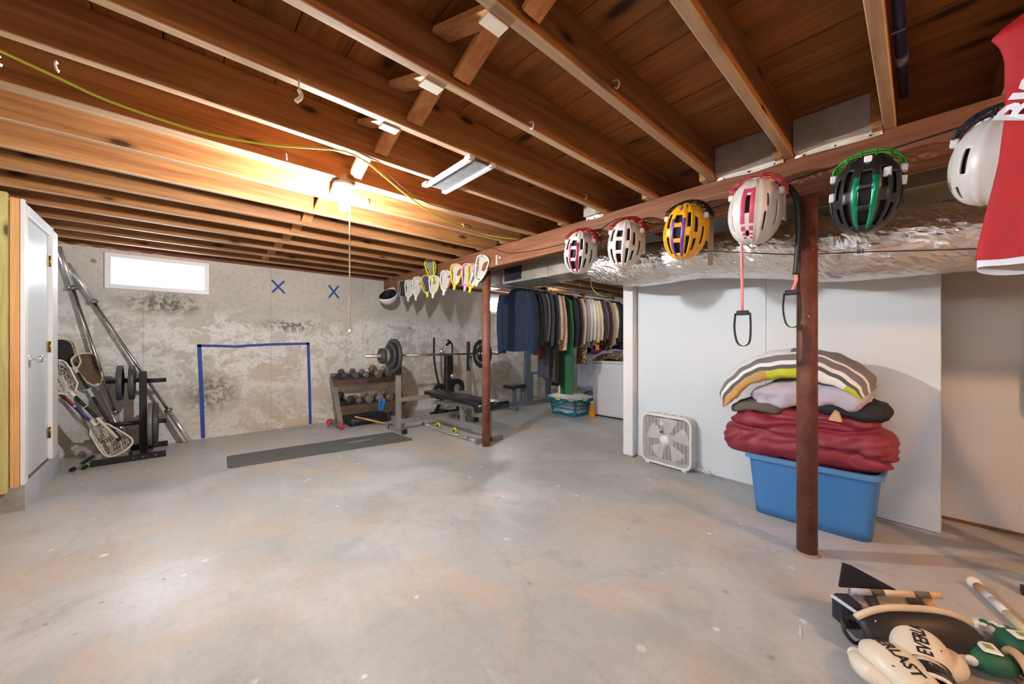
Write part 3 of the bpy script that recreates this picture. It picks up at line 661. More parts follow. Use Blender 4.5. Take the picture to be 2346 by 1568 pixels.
m = MB(); m.bar((2.75, 3.42, .0), (2.75, 3.42, .40), .05, .055, (0, 1, 0)); m.build('front_leg', BT, t)
m = MB(); m.bar((2.55, 3.42, .028), (2.95, 3.42, .028), .055, .05); m.build('front_foot', BT, t)
m = MB(); m.bar((2.75, 4.60, .33), (2.75, 3.40, .40), .05, .05); m.build('seat_rail', BT, t)
m = MB(); m.bar((2.75, 3.95, .13), (2.75, 3.98, .38), .045, .05, (0, 1, 0)); m.build('strut', BT, t)
def pad(y0, y1, z0, z1, w0, w1, th):
    m = MB(); vs = [(2.75 + e * w / 2, y, z + h * th / 2) for y, z, w in ((y0, z0, w0), (y1, z1, w1)) for h in (-1, 1) for e in (-1, 1)]
    m.add(vs, [(0, 1, 3, 2), (4, 6, 7, 5), (0, 4, 5, 1), (2, 3, 7, 6), (0, 2, 6, 4), (1, 5, 7, 3)], True)
    o = m.build('pad', BLKGL, t, bevel=.026); o.modifiers['bevel'].segments = 5; return o
pad(4.74, 4.03, .455, .455, .25, .28, .07); pad(4.02, 3.36, .455, .44, .28, .30, .075)
m = MB(); m.cyl((2.52, 3.36, .425), (2.98, 3.36, .425), .055, n=20); m.build('leg_roll', BLKGL, t)
m = MB(); m.bar((3.24, 4.3, .42), (3.32, 4.60, .95), .03, .04); m.build('side_strut', BT, t)
bb = barbell((1.765, 4.645, .998), (3.965, 4.645, .998), 'loaded barbell resting on the bench uprights')
plate((2.135, 4.645, .996), (1, 0, 0), .225, .045, PL, label='big dark plate on the loaded barbell above the dumbbells, against the collar')
plate((2.09, 4.645, .996), (1, 0, 0), .165, .038, PL, label='middle-sized dark plate between big plate and small plates on barbell')
plate((2.03, 4.645, .996), (1, 0, 0), .100, .040, PLG, label='small worn plate on the loaded barbell beside the middle-sized one')
plate((1.978, 4.645, .996), (1, 0, 0), .100, .042, PL, label='small dark plate outermost on the loaded barbell')
wp = plate((3.60, 4.645, .996), (1, 0, 0), .226, .045, PLB, label='black plate with white lettering on the barbell behind the slim column')
def arc_text(txt, c, R, a0, a1, size, parent, mat, xoff, name='lettering'):
    """letters on a circle in the plane x = c.x + xoff, facing -x; angle 0 = up, seen from -x growing clockwise"""
    m = MB(); n = len(txt)
    for i, ch in enumerate(txt):
        if ch == ' ': continue
        vs, fs = text_mesh(ch, size, .0008, .0006); w = max(v.x for v in vs) if vs else 0
        a = math.radians(lin(a0, a1, i / max(1, n - 1)))
        up = Vector((0, -math.sin(a), math.cos(a))); rt_ = Vector((0, -math.cos(a), -math.sin(a)))
        o = Vector(c) + Vector((xoff, 0, 0)) + up * R
        m.add([o + rt_ * (v.x - w / 2) + up * v.y + Vector((-v.z, 0, 0)) for v in vs], fs)
    return tag(m.build(name, mat, parent), kind='stuff')
LET = P(216, 210, 194, .6)
arc_text('WEIDER', (3.60, 4.645, .996), .128, -48, 48, .052, wp, LET, -.0095); arc_text('INTERNATIONAL', (3.60, 4.645, .996), .128, 100, 260, .040, wp, LET, -.0095)
# curl bar with clips
t = thing('curl_bar', 'zigzag chrome curl bar lying on the floor beside the bench', 'barbell', (2.62, 4.1, 0))
pp = [(2.60, 4.70), (2.60, 4.50), (2.575, 4.42), (2.62, 4.33), (2.575, 4.24), (2.585, 4.05), (2.575, 3.92), (2.62, 3.83), (2.575, 3.74), (2.60, 3.66), (2.60, 3.48)]
MB().tube(smooth_path([(x, y, .024) for x, y in pp], 4), .0145, 10).build('shaft', CHROME, t)
for a, b in ((4.70, 4.53), (3.63, 3.46)): MB().cyl((2.60, a, .026), (2.60, b, .026), .025, n=14).build('sleeve', CHROME, t)
for y, lb in ((4.40, 'lime green bar clip on the curl bar nearer the wall'), (4.00, 'lime green bar clip on the curl bar nearer the column')):
    t = thing('bar_clip', lb, 'clip', (2.66, y, .04)); c = Vector((2.66, y, .042)); LIME = P(186, 204, 44, .5)
    MB().tube([c + Vector((0, .030 * math.cos(a), .036 * math.sin(a))) for a in [i * math.pi / 8 for i in range(16)]], .011, 8, closed=True).build('ring', LIME, t)
    MB().box(c.x - .02, c.x + .02, c.y + .012, c.y + .05, c.z - .02, c.z + .025, .006).build('lever', LIME, t); MB().box(c.x - .021, c.x - .012, c.y - .02, c.y + .02, c.z - .01, c.z + .012, .003).build('grip', BLACK, t)
# folding machine behind the bench
t = thing('exercise_machine', 'black folding exercise machine with upright handles behind the bench', 'exercise machine', (3.3, 5.25, 0)); mx, my = 3.36, 5.22
MB().tube(smooth_path([(3.08, 5.22, 1.25), (3.08, 5.22, .92), (3.14, 5.22, .60), (3.22, 5.22, .35)], 4), .017, 8).build('handle', BLACK, t)
MB().tube(smooth_path([(3.42, 5.36, 1.22), (3.50, 5.34, 1.12), (3.46, 5.3, .8)], 4), .017, 8).build('handle', BLACK, t)
MB().tube([(3.36, 5.30, 1.13), (3.42, 5.30, 1.17)], .024, 8).build('hand_grip', BLACK, t)
MB().box(3.28, 3.42, 5.17, 5.27, .30, .98, .02).build('body', BLACK, t)
for (x, z) in ((3.20, 1.03), (3.40, .62)): MB().lathe((x, 5.17, z), (0, -1, 0), [(0, .03), (.035, .028), (.048, .01), (.048, -.01)], 14).build('knob', CHROME, t)
for x, r in ((3.18, .13), (3.52, .16)): MB().lathe((x, 5.23, r + .25), (0, 1, 0), [(r * .45, -.02), (r * .9, -.022), (r, 0), (r * .9, .022), (r * .45, .02), (r * .45, -.02)], 24).build('wheel', BLACK, t)
m = MB(); m.bar((3.02, 5.22, .03), (3.62, 5.22, .03), .06, .06); m.bar((3.10, 5.22, .05), (3.32, 5.22, .40), .04, .04); m.bar((3.55, 5.22, .05), (3.38, 5.22, .40), .04, .04); m.bar((3.32, 5.0, .03), (3.32, 5.45, .03), .06, .06); m.build('base_frame', BLACK, t)
# ---------------------------------------------------------------- laundry corner
RY, RZ = 3.5, 1.965
t = thing('clothes_rail', 'steel clothes rail hung below the joists and packed with garments', 'rail', (4.6, RY, RZ))
MB().cyl((3.22, RY, RZ), (6.1, RY, RZ), .014, n=12).build('pole', STEEL, t)
for x in (3.27, 4.62, 6.05):
    MB().tube([(x, RY, RZ), (x, RY + .01, RZ + .12), (x, RY, JZ + .005)], .004, 6).build('hanger_wire', STEEL, t)
from mathutils import noise as mn
def garment(x, label, col, hem=1.12, w=.24, th=.035, sleeve=None, slen=.62, name='jacket', cat='jacket', flare=1.0, lean=0, collar=None, front=None, nz=0):
    z0 = 1.905; t = thing(name, label, cat, (x, RY, RZ)); sd = x * 7.3
    def body(u, v):
        a = 2 * math.pi * u; z = lin(z0, hem, v); k = min(1, v / .13)
        hw = lin(.055, w, k ** .9) * lin(1, flare, v); ht = lin(.02, th, min(1, v / .3)) * (1 + .25 * math.sin(a * 5 + sd + v * 3) * v)
        yy = math.copysign(abs(math.cos(a)) ** .8, math.cos(a)) * hw; xx = math.copysign(abs(math.sin(a)) ** .7, math.sin(a)) * ht
        zz = z - (.09 * (abs(yy) / max(w, .01)) ** 1.2 * (1 - v) if v < .25 else 0) * (1 - v / .25 if v < .25 else 0)
        wob = .012 * mn.noise(Vector((yy * 8, z * 5, sd)))
        return (x + xx + wob + lean * v * .1, RY + yy + .01 * math.sin(z * 9 + sd), zz + .008 * math.sin(a * 4 + sd) * v)
    MB().grid(body, 28, 16, closeu=True).build('body', col, t, solid=0)
    for e in ((-1, 1) if slen else ()):
        pts = []; rs = []
        for i in range(8):
            v = i / 7; pts.append((x + .010 * math.sin(v * 4 + sd) - th * .25, RY + e * (w * .82 + .055 * math.sin(v * 2.0) + .0), z0 - .10 - slen * v)); rs.append((.05, .066, .07, .068, .064, .058, .05, .042)[i])
        m = MB()
        def sl(u, v):
            i = min(int(v * 7), 6); q = v * 7 - i; p = Vector(pts[i]).lerp(Vector(pts[i + 1]), q); r = lin(rs[i], rs[i + 1], q); a = 2 * math.pi * u
            return p + Vector((math.cos(a) * r * .62 * th / .035, math.sin(a) * r, 0)) * (1 + .04 * math.sin(v * 17 + a * 2 + sd))
        m.grid(sl, 12, 15, closeu=True); m.build('sleeve', sleeve or col, t)
    if collar:
        MB().tube([(x + .03 * math.cos(a), RY + .075 * math.sin(a), z0 + .005) for a in [i * math.pi / 6 for i in range(12)]], .018, 6, closed=True).build('collar', collar, t)
    if front:
        MB().bar((x - th * 1.05, RY - w * .35, z0 - .12), (x - th * 1.25, RY - w * .55, hem + .08), .05, .006, (1, 0, 0)).build('trim', front, t)
    return t
C = lambda r, g, b, **k: P(r, g, b, .85, var=.14, scale=14, bump=.15, bs=50, **k)
G_ = [
 (3.30, 'bulky navy blue jacket hanging at the free end of the rail', C(18, 38, 62), 1.06, .30, .075, None, .78, 'jacket', C(16, 32, 54), None),
 (3.43, 'dark green-black coat next to the bulky navy jacket', C(40, 50, 52), 1.10, .25, .036, None, .68, 'coat', None, None),
 (3.51, 'charcoal coat with a cream front edge on the rail', C(58, 60, 64), 1.12, .25, .034, None, .62, 'coat', None, C(206, 190, 168)),
 (3.59, 'mid grey suit jacket on the clothes rail', C(98, 98, 106), 1.16, .24, .032, None, .62, 'jacket', None, None),
 (3.67, 'slate grey blazer with white button on the rail', C(56, 60, 72), 1.10, .25, .034, None, .68, 'jacket', None, None),
 (3.755, 'midnight navy suit jacket beside the beige sweater', C(30, 36, 52), 1.09, .25, .034, None, .66, 'jacket', C(24, 30, 44), None),
 (3.84, 'beige knitted sweater with full sleeves on the rail', C(206, 186, 166), 1.16, .25, .036, None, .60, 'sweater', None, None),
 (3.93, 'peach tan cardigan hanging beside the long green robe', C(214, 172, 142), 1.06, .24, .032, None, .74, 'cardigan', None, None),
 (4.01, 'black waistcoat squeezed behind the green robe', C(24, 26, 32), 1.12, .22, .028, None, .0, 'waistcoat', None, None),
 (4.19, 'black dinner jacket right behind the green robe', C(28, 30, 36), 1.10, .24, .032, None, .68, 'jacket', None, None),
 (4.27, 'black jacket with white shirt edge showing', C(30, 28, 32), 1.12, .24, .032, None, .66, 'jacket', None, C(226, 222, 214)),
 (4.36, 'rose beige raincoat on the crowded rail', C(196, 170, 150), 1.10, .24, .030, None, .66, 'coat', None, None),
 (4.44, 'taupe shirt jacket beside the pale grey one', C(150, 140, 130), 1.14, .24, .030, None, .62, 'jacket', None, None),
 (4.52, 'pale grey knit pullover on the rail', C(196, 194, 192), 1.12, .24, .032, None, .62, 'sweater', None, None),
 (4.61, 'white and dark green varsity jacket on the rail', C(34, 92, 66), 1.15, .24, .034, C(222, 214, 200), .60, 'jacket', None, None),
 (4.70, 'tan corduroy jacket with an orange tag below it', C(196, 160, 122), 1.14, .24, .032, C(224, 206, 176), .62, 'jacket', None, None),
 (4.79, 'cream cable sweater on the rail', C(226, 212, 184), 1.17, .24, .034, None, .60, 'sweater', None, None),
 (4.87, 'rust brown leather jacket on the rail', C(92, 52, 44), 1.13, .24, .032, None, .62, 'jacket', None, None),
 (4.95, 'blue-grey shirt between brown jackets', C(96, 104, 122), 1.18, .23, .028, None, .58, 'shirt', None, None),
 (5.03, 'dark maroon long coat on the rail', C(76, 40, 46), 1.04, .24, .032, None, .66, 'coat', None, None),
 (5.11, 'khaki trench coat on the rail', C(186, 154, 116), 1.08, .24, .030, None, .68, 'coat', None, None),
 (5.20, 'ivory fleece pullover with rounded sleeve', C(226, 214, 188), 1.14, .25, .036, None, .56, 'sweater', None, None),
 (5.29, 'charcoal hooded top on the rail', C(62, 62, 72), 1.12, .24, .034, None, .62, 'hoodie', None, None),
 (5.38, 'navy track jacket beside the red and purple one', C(44, 48, 70), 1.08, .24, .034, None, .62, 'jacket', None, None),
 (5.47, 'red jacket with purple sleeves next to the white corner post', C(176, 44, 56), 1.08, .24, .034, C(92, 66, 130), .62, 'jacket', None, None),
 (5.57, 'black quilted coat at the wall end of the rail', C(34, 34, 40), 1.06, .25, .036, None, .66, 'coat', None, None)]
for g in G_: garment(g[0], g[1], g[2], g[3], g[4], g[5], g[6], g[7], g[8].replace(' ', '_'), g[8], collar=g[9], front=g[10])
# long green robe: upper part with cape hem, narrow skirt below
GRN = C(42, 102, 66)
t = garment(4.095, 'long bright green robe reaching almost to the floor', GRN, 1.02, .25, .05, None, .0, 'robe', 'robe', flare=1.12)
def rb(u, v):
    a = 2 * math.pi * u; return (4.12 + .045 * math.sin(a) * (1 + .3 * math.sin(a * 6)), RY - .13 + .135 * math.cos(a) * (1 - .1 * v), lin(1.06, .44, v))
MB().grid(rb, 28, 8, closeu=True).build('skirt', GRN, t)
for i, (x, yy, z1, wd, cc, lb) in enumerate(((3.66, RY - .12, .70, .10, C(54, 56, 66), 'slate trousers hanging folded below the coats'), (3.78, RY - .12, .655, .10, C(66, 66, 66), 'charcoal trousers hanging folded below the coats'), (3.88, RY - .10, .62, .09, C(70, 64, 58), 'brown-black trousers hanging folded below the coats'), (3.97, RY - .06, .56, .08, C(26, 28, 36), 'black trousers hanging folded next to the green robe'))):
    def tr(u, v): 
        a = 2 * math.pi * u; return (x + .03 * math.sin(a), yy + wd * math.copysign(abs(math.cos(a)) ** .6, math.cos(a)), lin(1.30, z1, v) + .006 * math.sin(a * 3))
    t = thing('trousers', lb, 'trousers', (x, yy, z1)); MB().grid(tr, 20, 6, closeu=True).build('legs', cc, t); MB().cyl((x, yy - wd, 1.305), (x, yy + wd, 1.305), .006, n=6).build('hanger_bar', STEEL, t)
    MB().tube([(x, yy, 1.305), (x, RY, 1.90), (x, RY, RZ)], .004, 5).build('hanger_stem', STEEL, t)
MB().box(3.945, 3.975, RY - .15, RY - .125, .46, .58, .008).build('cream_tab', P(222, 214, 190, .7), t)
t = garment(4.985, 'pale blue-white long dressing gown hanging beside the dryer', C(198, 208, 226), .46, .15, .05, None, .0, 'dressing_gown', 'gown'); t.location.y += .18
t = thing('leopard_cloth', 'leopard print cloth draped over the dryer edge', 'cloth', (5.1, 3.5, .9))
lp = NT('leopard'); v = lp.vor(lp.pos, 38); LEO = lp.fin(lp.ramp(v, (.22, srgb(206, 168, 122)), (.32, srgb(30, 26, 26)), (.55, srgb(40, 34, 32)), (.62, srgb(176, 136, 92))), .85)
MB().grid(lambda u, v: (lin(5.02, 5.40, u), lin(3.10, 3.548, v), .885 + .06 * math.sin(u * 5) * math.sin(v * 3) + .03 * math.sin(u * 17 + v * 4) + .02), 22, 14).build('top_fold', LEO, t, solid=.012)
MB().grid(lambda u, v: (lin(5.01, 5.16, u) + .01 * math.sin(v * 8), 3.556 + .008 * math.sin(u * 12), lin(.90, .50, v)), 10, 10).build('hanging_end', LEO, t, solid=.008)
t = garment(4.43, 'leopard print scarf hanging behind the green robe', LEO, .86, .09, .02, None, .0, 'scarf', 'scarf'); t.location.y -= .16
t = thing('purple_scarf', 'dark purple scarf bundled under the coats above the dryer', 'scarf', (4.75, RY, 1.05))
MB().grid(lambda u, v: (4.60 + .30 * v, RY - .16 + .05 * math.cos(2 * math.pi * u) + .02 * math.sin(v * 9), 1.06 + .045 * math.sin(2 * math.pi * u) - .03 * math.sin(v * 3.14)), 10, 12, closeu=True).build('folds', C(84, 46, 86), t)
MB().tube([(4.75, RY - .16, 1.07), (4.75, RY - .05, 1.5), (4.75, RY, RZ)], .005, 5).build('hanger_stem', STEEL, t)
tag(MB().box(4.62, 4.70, RY - .285, RY - .275, 1.06, 1.14).build('orange_tag', P(232, 150, 40, .6)), 'orange card tag pinned below the coats', 'tag')
tag(MB().grid(lambda u, v: (3.47 + .02 * math.sin(u * 7), lin(RY - .24, RY - .10, u), lin(1.10, .99, v) + .02 * u), 8, 4).build('red_cloth', C(190, 44, 66), solid=.004), 'small red cloth end hanging below the dark coats', 'cloth')
HGM = P(214, 210, 204, .4); HGD = P(120, 112, 104, .4)
hx = [g[0] for g in G_] + [4.095, 4.985, 4.43]; hx += [3.36, 3.55, 3.71, 3.80, 4.05, 4.14, 4.32, 4.40, 4.48, 4.57, 4.66, 4.75, 4.83, 4.91, 5.07, 5.16, 5.25, 5.34, 5.43]
h0 = MB().tube([(0, -.19, -.115), (0, -.10, -.085), (0, 0, -.05), (0, .10, -.085), (0, .19, -.115)], .006, 6).tube(smooth_path([(0, 0, -.05), (0, .004, -.01), (0, -.019, .012), (0, -.004, .026), (0, .018, .012)], 4), .0028, 5).build('coat_hanger', HGM)
for i, x in enumerate(hx):
    o = h0 if i == 0 else h0.copy()
    if i: COL.objects.link(o)
    o.location = (x, RY, RZ - .006); tag(o, 'pale plastic coat hanger hooked on the crowded clothes rail', 'hanger', 'coat hangers on the clothes rail')
# lat pulldown tower
t = thing('pulldown_machine', 'grey steel pulldown tower with a small black seat behind the clothes', 'exercise machine', (4.9, 4.9, 0)); LG = P(122, 132, 144, .4, .4)
m = MB(); m.bar((4.36, 4.9, .07), (5.50, 4.9, .07), .06, .06); m.build('base_rail', LG, t)
for x in (4.40, 5.44): MB().bar((x, 4.68, .03), (x, 5.12, .03), .06, .05).build('foot', LG, t)
for x in (4.815, 4.91): MB().bar((x, 4.9, .10), (x, 4.9, 2.0), .05, .05, (1, 0, 0)).build('upright', LG, t)
MB().bar((4.94, 4.9, .60), (5.49, 4.9, .60), .05, .05).build('cross_bar', LG, t)
for x in (4.975, 5.40, 5.47): MB().bar((x, 4.9, .10), (x, 4.9, .60 if x < 5.45 else 1.9), .045, .045, (1, 0, 0)).build('guide_post', LG, t)
MB().bar((4.53, 4.9, .09), (4.53, 4.9, .35), .05, .06, (1, 0, 0)).build('seat_post', LG, t); MB().bar((4.70, 4.9, .09), (4.72, 4.9, .36), .04, .05, (1, 0, 0)).build('seat_post', LG, t)
MB().box(4.335, 4.745, 4.79, 5.01, .355, .42, .025).build('seat', BLKGL, t)
MB().bar((4.72, 4.9, .28), (4.85, 4.9, .45), .04, .04).build('gusset', LG, t)
MB().bar((5.15, 5.2, .0), (5.15, 5.2, 1.15), .05, .05, (1, 0, 0)).build('rear_post', P(120, 104, 92, .5), t); MB().lathe((5.1, 4.98, .08), (0, 0, 1), [(0, 0), (.16, 0), (.16, .03), (0, .03)], 20).build('weight_disc', P(140, 134, 120, .6), t)
tag(MB().box(4.10, 4.40, 4.95, 5.10, .0, .012).build('wood_offcut', P(134, 92, 70, .8)), 'brown flat board lying on the floor by the pulldown seat', 'board')
# laundry basket
def basket():
    t = thing('laundry_basket', 'teal slotted laundry basket with white top and yellow handles', 'basket', (4.80, 3.84, 0)); TE = P(20, 112, 134, .4, var=.06)
    cx, cy = 4.80, 3.845; hx0, hy0, hx1, hy1, H = .165, .235, .20, .275, .275
    def pt(s, z, o=0):
        """s 0..4 around the perimeter"""
        k = z / H; hx_, hy_ = lin(hx0, hx1, k) + o, lin(hy0, hy1, k) + o; e = int(s) % 4; f = s - int(s)
        c4 = [(-hx_, hy_), (-hx_, -hy_), (hx_, -hy_), (hx_, hy_)]; a, b = c4[e], c4[(e + 1) % 4]; return (cx + lin(a[0], b[0], f), cy + lin(a[1], b[1], f), z)
    def band(z0, z1, nm, s0=0, s1=4):
        m = MB()
        for e in range(4):
            vs = [pt(e + f - (1e-6 if f == 1 else 0), z, o) for o in (0, -.004) for z in (z0, z1) for f in (0, 1 - 1e-6)]
            m.add(vs, [(0, 1, 3, 2), (4, 6, 7, 5), (0, 4, 5, 1), (2, 3, 7, 6), (0, 2, 6, 4), (1, 5, 7, 3)])
        return m.build(nm, TE, t)
    band(0, .065, 'lower_band'); band(.222, .275, 'upper_band'); band(.112, .126, 'slat_band'); band(.170, .182, 'slat_band')
    MB().box(cx - .16, cx + .16, cy - .23, cy + .23, .004, .010).build('bottom', TE, t)
    for e, n in ((0, 13), (1, 8), (2, 13), (3, 8)):
        m = MB()
        for i in range(n + 1):
            f = .02 + .96 * i / n; wd = .09 if i in (0, n) else .014
            f0, f1 = max(0, f - wd / 2), min(1 - 1e-5, f + wd / 2)
            vs = [pt(e + q, z, o) for o in (0, -.004) for z in (.06, .225) for q in (f0, f1)]; m.add(vs, [(0, 1, 3, 2), (4, 6, 7, 5), (0, 4, 5, 1), (2, 3, 7, 6), (0, 2, 6, 4), (1, 5, 7, 3)])
        tag(m.build('slats', TE, t), kind='stuff')
    MB().grid(lambda u, v: (cx + (u - .5) * .36, cy + (v - .5) * .50, .06 + .12 * math.sin(u * 3.1) * math.sin(v * 3.1) + .01 * math.sin(u * 20 + v * 13)), 14, 14).build('linen', P(226, 230, 234, .9), t)
    WT = P(226, 230, 238, .5, var=.03)
    MB().box(cx - .222, cx + .222, cy - .30, cy + .30, .272, .312, .012).build('top_rim', WT, t)
    MB().grid(lambda u, v: (cx + (u - .5) * .40, cy + (v - .5) * .55, .312 + .045 * (math.sin(u * math.pi) * math.sin(v * math.pi)) ** .5), 14, 16).build('lid', WT, t)
    for i in range(5): MB().box(cx - .02, cx + .02, cy - .17 + i * .035, cy - .155 + i * .035, .352, .3585).build('lid_slot', P(60, 64, 72, .7), t)
    YL = P(224, 206, 120, .5)
    for y in (cy + .07, cy - .2): MB().box(cx - .232, cx - .218, y - .045, y + .045, .25, .30, .004).build('handle_clip', YL, t)
    MB().box(cx - .06, cx + .06, cy - .309, cy - .296, .25, .30, .004).build('handle_clip', YL, t)
basket()
t = thing('detergent_bottle', 'orange detergent bottle on the floor between basket and dryer', 'bottle', (4.885, 3.475, 0))
MB().lathe((4.885, 3.475, 0), (0, 0, 1), [(0, 0), (.045, 0), (.05, .01), (.05, .13), (.044, .17), (.024, .20), (.022, .21)], 18).build('bottle_body', P(240, 152, 30, .35), t); MB().lathe((4.885, 3.475, .208), (0, 0, 1), [(.024, 0), (.028, .004), (.027, .035), (0, .037)], 14).build('cap', P(226, 226, 230, .4), t)
t = thing('wall_disc', 'round blue-rimmed disc with pale panels leaning between basket and dryer', 'disc', (5.32, 3.80, .17)); t.rotation_euler = (0, math.radians(-12), 0)
MB().lathe((0, 0, 0), (1, 0, 0), [(.15, -.012), (.172, -.012), (.178, 0), (.172, .012), (.15, .012), (.15, -.012)], 32).build('rim', P(52, 72, 120, .4), t, local=True)
MB().lathe((.004, 0, 0), (1, 0, 0), [(0, -.004), (.151, -.004), (.151, .004), (0, .004)], 32).build('face', P(150, 164, 190, .5), t, local=True)
for k in range(3):
    a = k * 2.094 + .3; MB().bar((-.004, .03 * math.cos(a), .03 * math.sin(a)), (-.004, .15 * math.cos(a), .15 * math.sin(a)), .018, .006, (1, 0, 0)).build('spoke', P(40, 56, 100, .4), t, local=True)
t.location = (5.32, 3.80, .18)
# dryer
t = thing('clothes_dryer', 'white front-loading clothes dryer with square door panel', 'dryer', (5.35, 3.24, 0)); DW = P(222, 222, 226, .35, var=.02)
x0, x1, y0, y1 = 5.0, 5.70, 2.935, 3.545
MB().box(x0, x1, y0, y1, .02, .845, .012).build('cabinet', DW, t); MB().box(x0 - .004, x1, y0 - .004, y1 + .004, .848, .882, .010).build('top_panel', DW, t)
MB().box(x0 + .02, x1, y0 + .02, y1 - .02, 0, .02).build('plinth', BLACK, t)
d = MB().box(x0 - .010, x0 + .005, y0 + .02, y1 - .045, .31, .79, .005).build('door', DW, t)
MB().box(x0 - .022, x0 - .008, y1 - .092, y1 - .070, .44, .60, .005).build('handle', P(232, 232, 236, .4), d)
MB().box(x0 - .007, x0 + .005, y0 + .012, y1 - .012, .045, .295, .004).build('lower_panel', DW, t)
c_ = MB().box(x1 - .16, x1 - .01, y0 + .01, y1 - .01, .882, 1.03, .02).build('console', P(196, 198, 206, .35), t)
for y in (3.06, 3.2): MB().lathe((x1 - .16, y, .96), (-1, 0, 0), [(.045, 0), (.047, .004), (.03, .006), (.028, .022), (0, .024)], 18).build('dial', P(214, 214, 220, .3), c_)
MB().tube(smooth_path([(5.25, 3.13, .885), (5.25, 3.13, .99), (5.25, 3.05, 1.03), (5.25, 2.98, 1.0)], 5), .012, 8); 
t = thing('spray_hose', 'grey curved hose standing on the dryer top', 'hose', (5.2, 3.14, .88)); MB().tube(smooth_path([(5.20, 3.14, .89), (5.20, 3.13, .97), (5.20, 3.07, 1.01), (5.20, 2.98, 1.02)], 5), .014, 8).build('tube', P(126, 132, 146, .4), t)
MB().lathe((5.20, 3.14, .882), (0, 0, 1), [(0, 0), (.03, 0), (.028, .01), (0, .012)], 14).build('base', P(126, 132, 146, .4), t)
# ---------------------------------------------------------------- ducts
t = thing('supply_duct', 'square galvanised duct with dark grille behind the slim column', 'duct', (3.1, 2.9, 2.0))
MB().box(2.90, 3.30, 2.15, 3.62, 1.862, 2.15, .004).build('duct_box', SHEET, t)
for y in (2.62, 3.36): MB().box(2.892, 3.308, y, y + .02, 1.855, 2.157).build('seam_flange', SHEET, t)
g = MB().box(2.889, 2.900, 3.015, 3.30, 1.888, 2.04, .002).build('grille', P(28, 32, 42, .5), t)
for z in [1.90 + i * .0185 for i in range(8)]: MB().bar((2.886, 3.02, z), (2.886, 3.295, z), .008, .003, (.5, 0, 1)).build('louvre', P(36, 42, 54, .5), g)
MB().box(2.70, 3.30, 3.62, 4.0, 1.905, 1.915).build('foil_flap', FOIL, t)
for y in (2.3, 3.5): MB().box(2.895, 2.90, y, y + .015, 2.15, 2.19).build('hang_strap', STEEL, t)
for y in (2.3, 3.5): MB().box(3.295, 3.30, y, y + .015, 2.15, 2.19).build('hang_strap', STEEL, t)
def ductc(s):
    """centre line of the wrapped duct: s 0 (far) .. 1 (near)"""
    y = lin(2.148, -3.0, s); r = .165 + .03 * min(1, max(0, (1.9 - y) / 1.2)); tb = ((-3.0, 1.66), (-1.0, 1.655), (-.35, 1.685), (0, 1.735), (.54, 1.795), (1.06, 1.822), (1.76, 1.88), (2.2, 1.92))
    for (a, za), (b, zb) in zip(tb, tb[1:]):
        if a <= y <= b: q = (y - a) / (b - a); z = lin(za, zb, q)
    return Vector((3.09, y, z)), r
t = thing('insulated_duct', 'silver foil-wrapped duct sagging along the girder above the white wall', 'duct', (3.09, .8, 1.8))
def du(u, v):
    c, r = ductc(v); a = 2 * math.pi * u
    lump = 1 + .05 * mn.noise(Vector((math.cos(a) * 1.5, math.sin(a) * 1.5, c.y * 3.0))) + .030 * abs(mn.noise(Vector((math.cos(a) * 3, math.sin(a) * 3, c.y * 11)))) + .022 * mn.noise(Vector((math.cos(a) * 9, math.sin(a) * 9, c.y * 24)))
    sag = .03 * math.sin(c.y * 4.6) * (1 if math.sin(a) < 0 else .3)
    return c + Vector((math.cos(a) * r * 1.12 * lump, 0, math.sin(a) * r * .98 * lump - (sag if math.sin(a) < 0 else 0)))
MB().grid(lambda u, v: du(u, v) + Vector((random.uniform(-1, 1), 0, random.uniform(-1, 1))) * .0022, 84, 300, closeu=True, sm=False).build('foil_wrap', FOIL, t)
c, r = ductc((2.148 - 1.02) / 5.148)
MB().box(2.835, 2.842, .985, 1.02, 1.72, 2.188).build('hang_strap', P(196, 184, 160, .5, .2), t)
t2 = MB().grid(lambda u, v: du(.545 + .02 * v, (2.148 - lin(.25, -.02, u)) / 5.148) + Vector((-.012, 0, .002)), 10, 4).build('duct_label', P(226, 226, 224, .6), t)
vs, fs = text_mesh('01', .034, .0004, .001); p0 = du(.552, (2.148 - .235) / 5.148) + Vector((-.022, 0, -.006))
MB().add([p0 + Vector((-v.z, -v.x, v.y)) for v in vs], fs).build('print', P(40, 60, 150, .6), t2)
t = thing('trunk_duct', 'pale rectangular duct above the foil wrap beyond the rusty column', 'duct', (3.2, -.8, 2.0)); MB().box(2.96, 3.34, -3.0, .42, 2.0, 2.17, .004).build('duct_box', P(150, 142, 126, .5, .5), t); MB().box(2.95, 3.35, -.72, -.70, 1.99, 2.176).build('seam_flange', SHEET, t)
for y in (.1, -1.5): MB().box(2.955, 2.96, y, y + .015, 2.15, 2.19).build('hang_strap', STEEL, t)
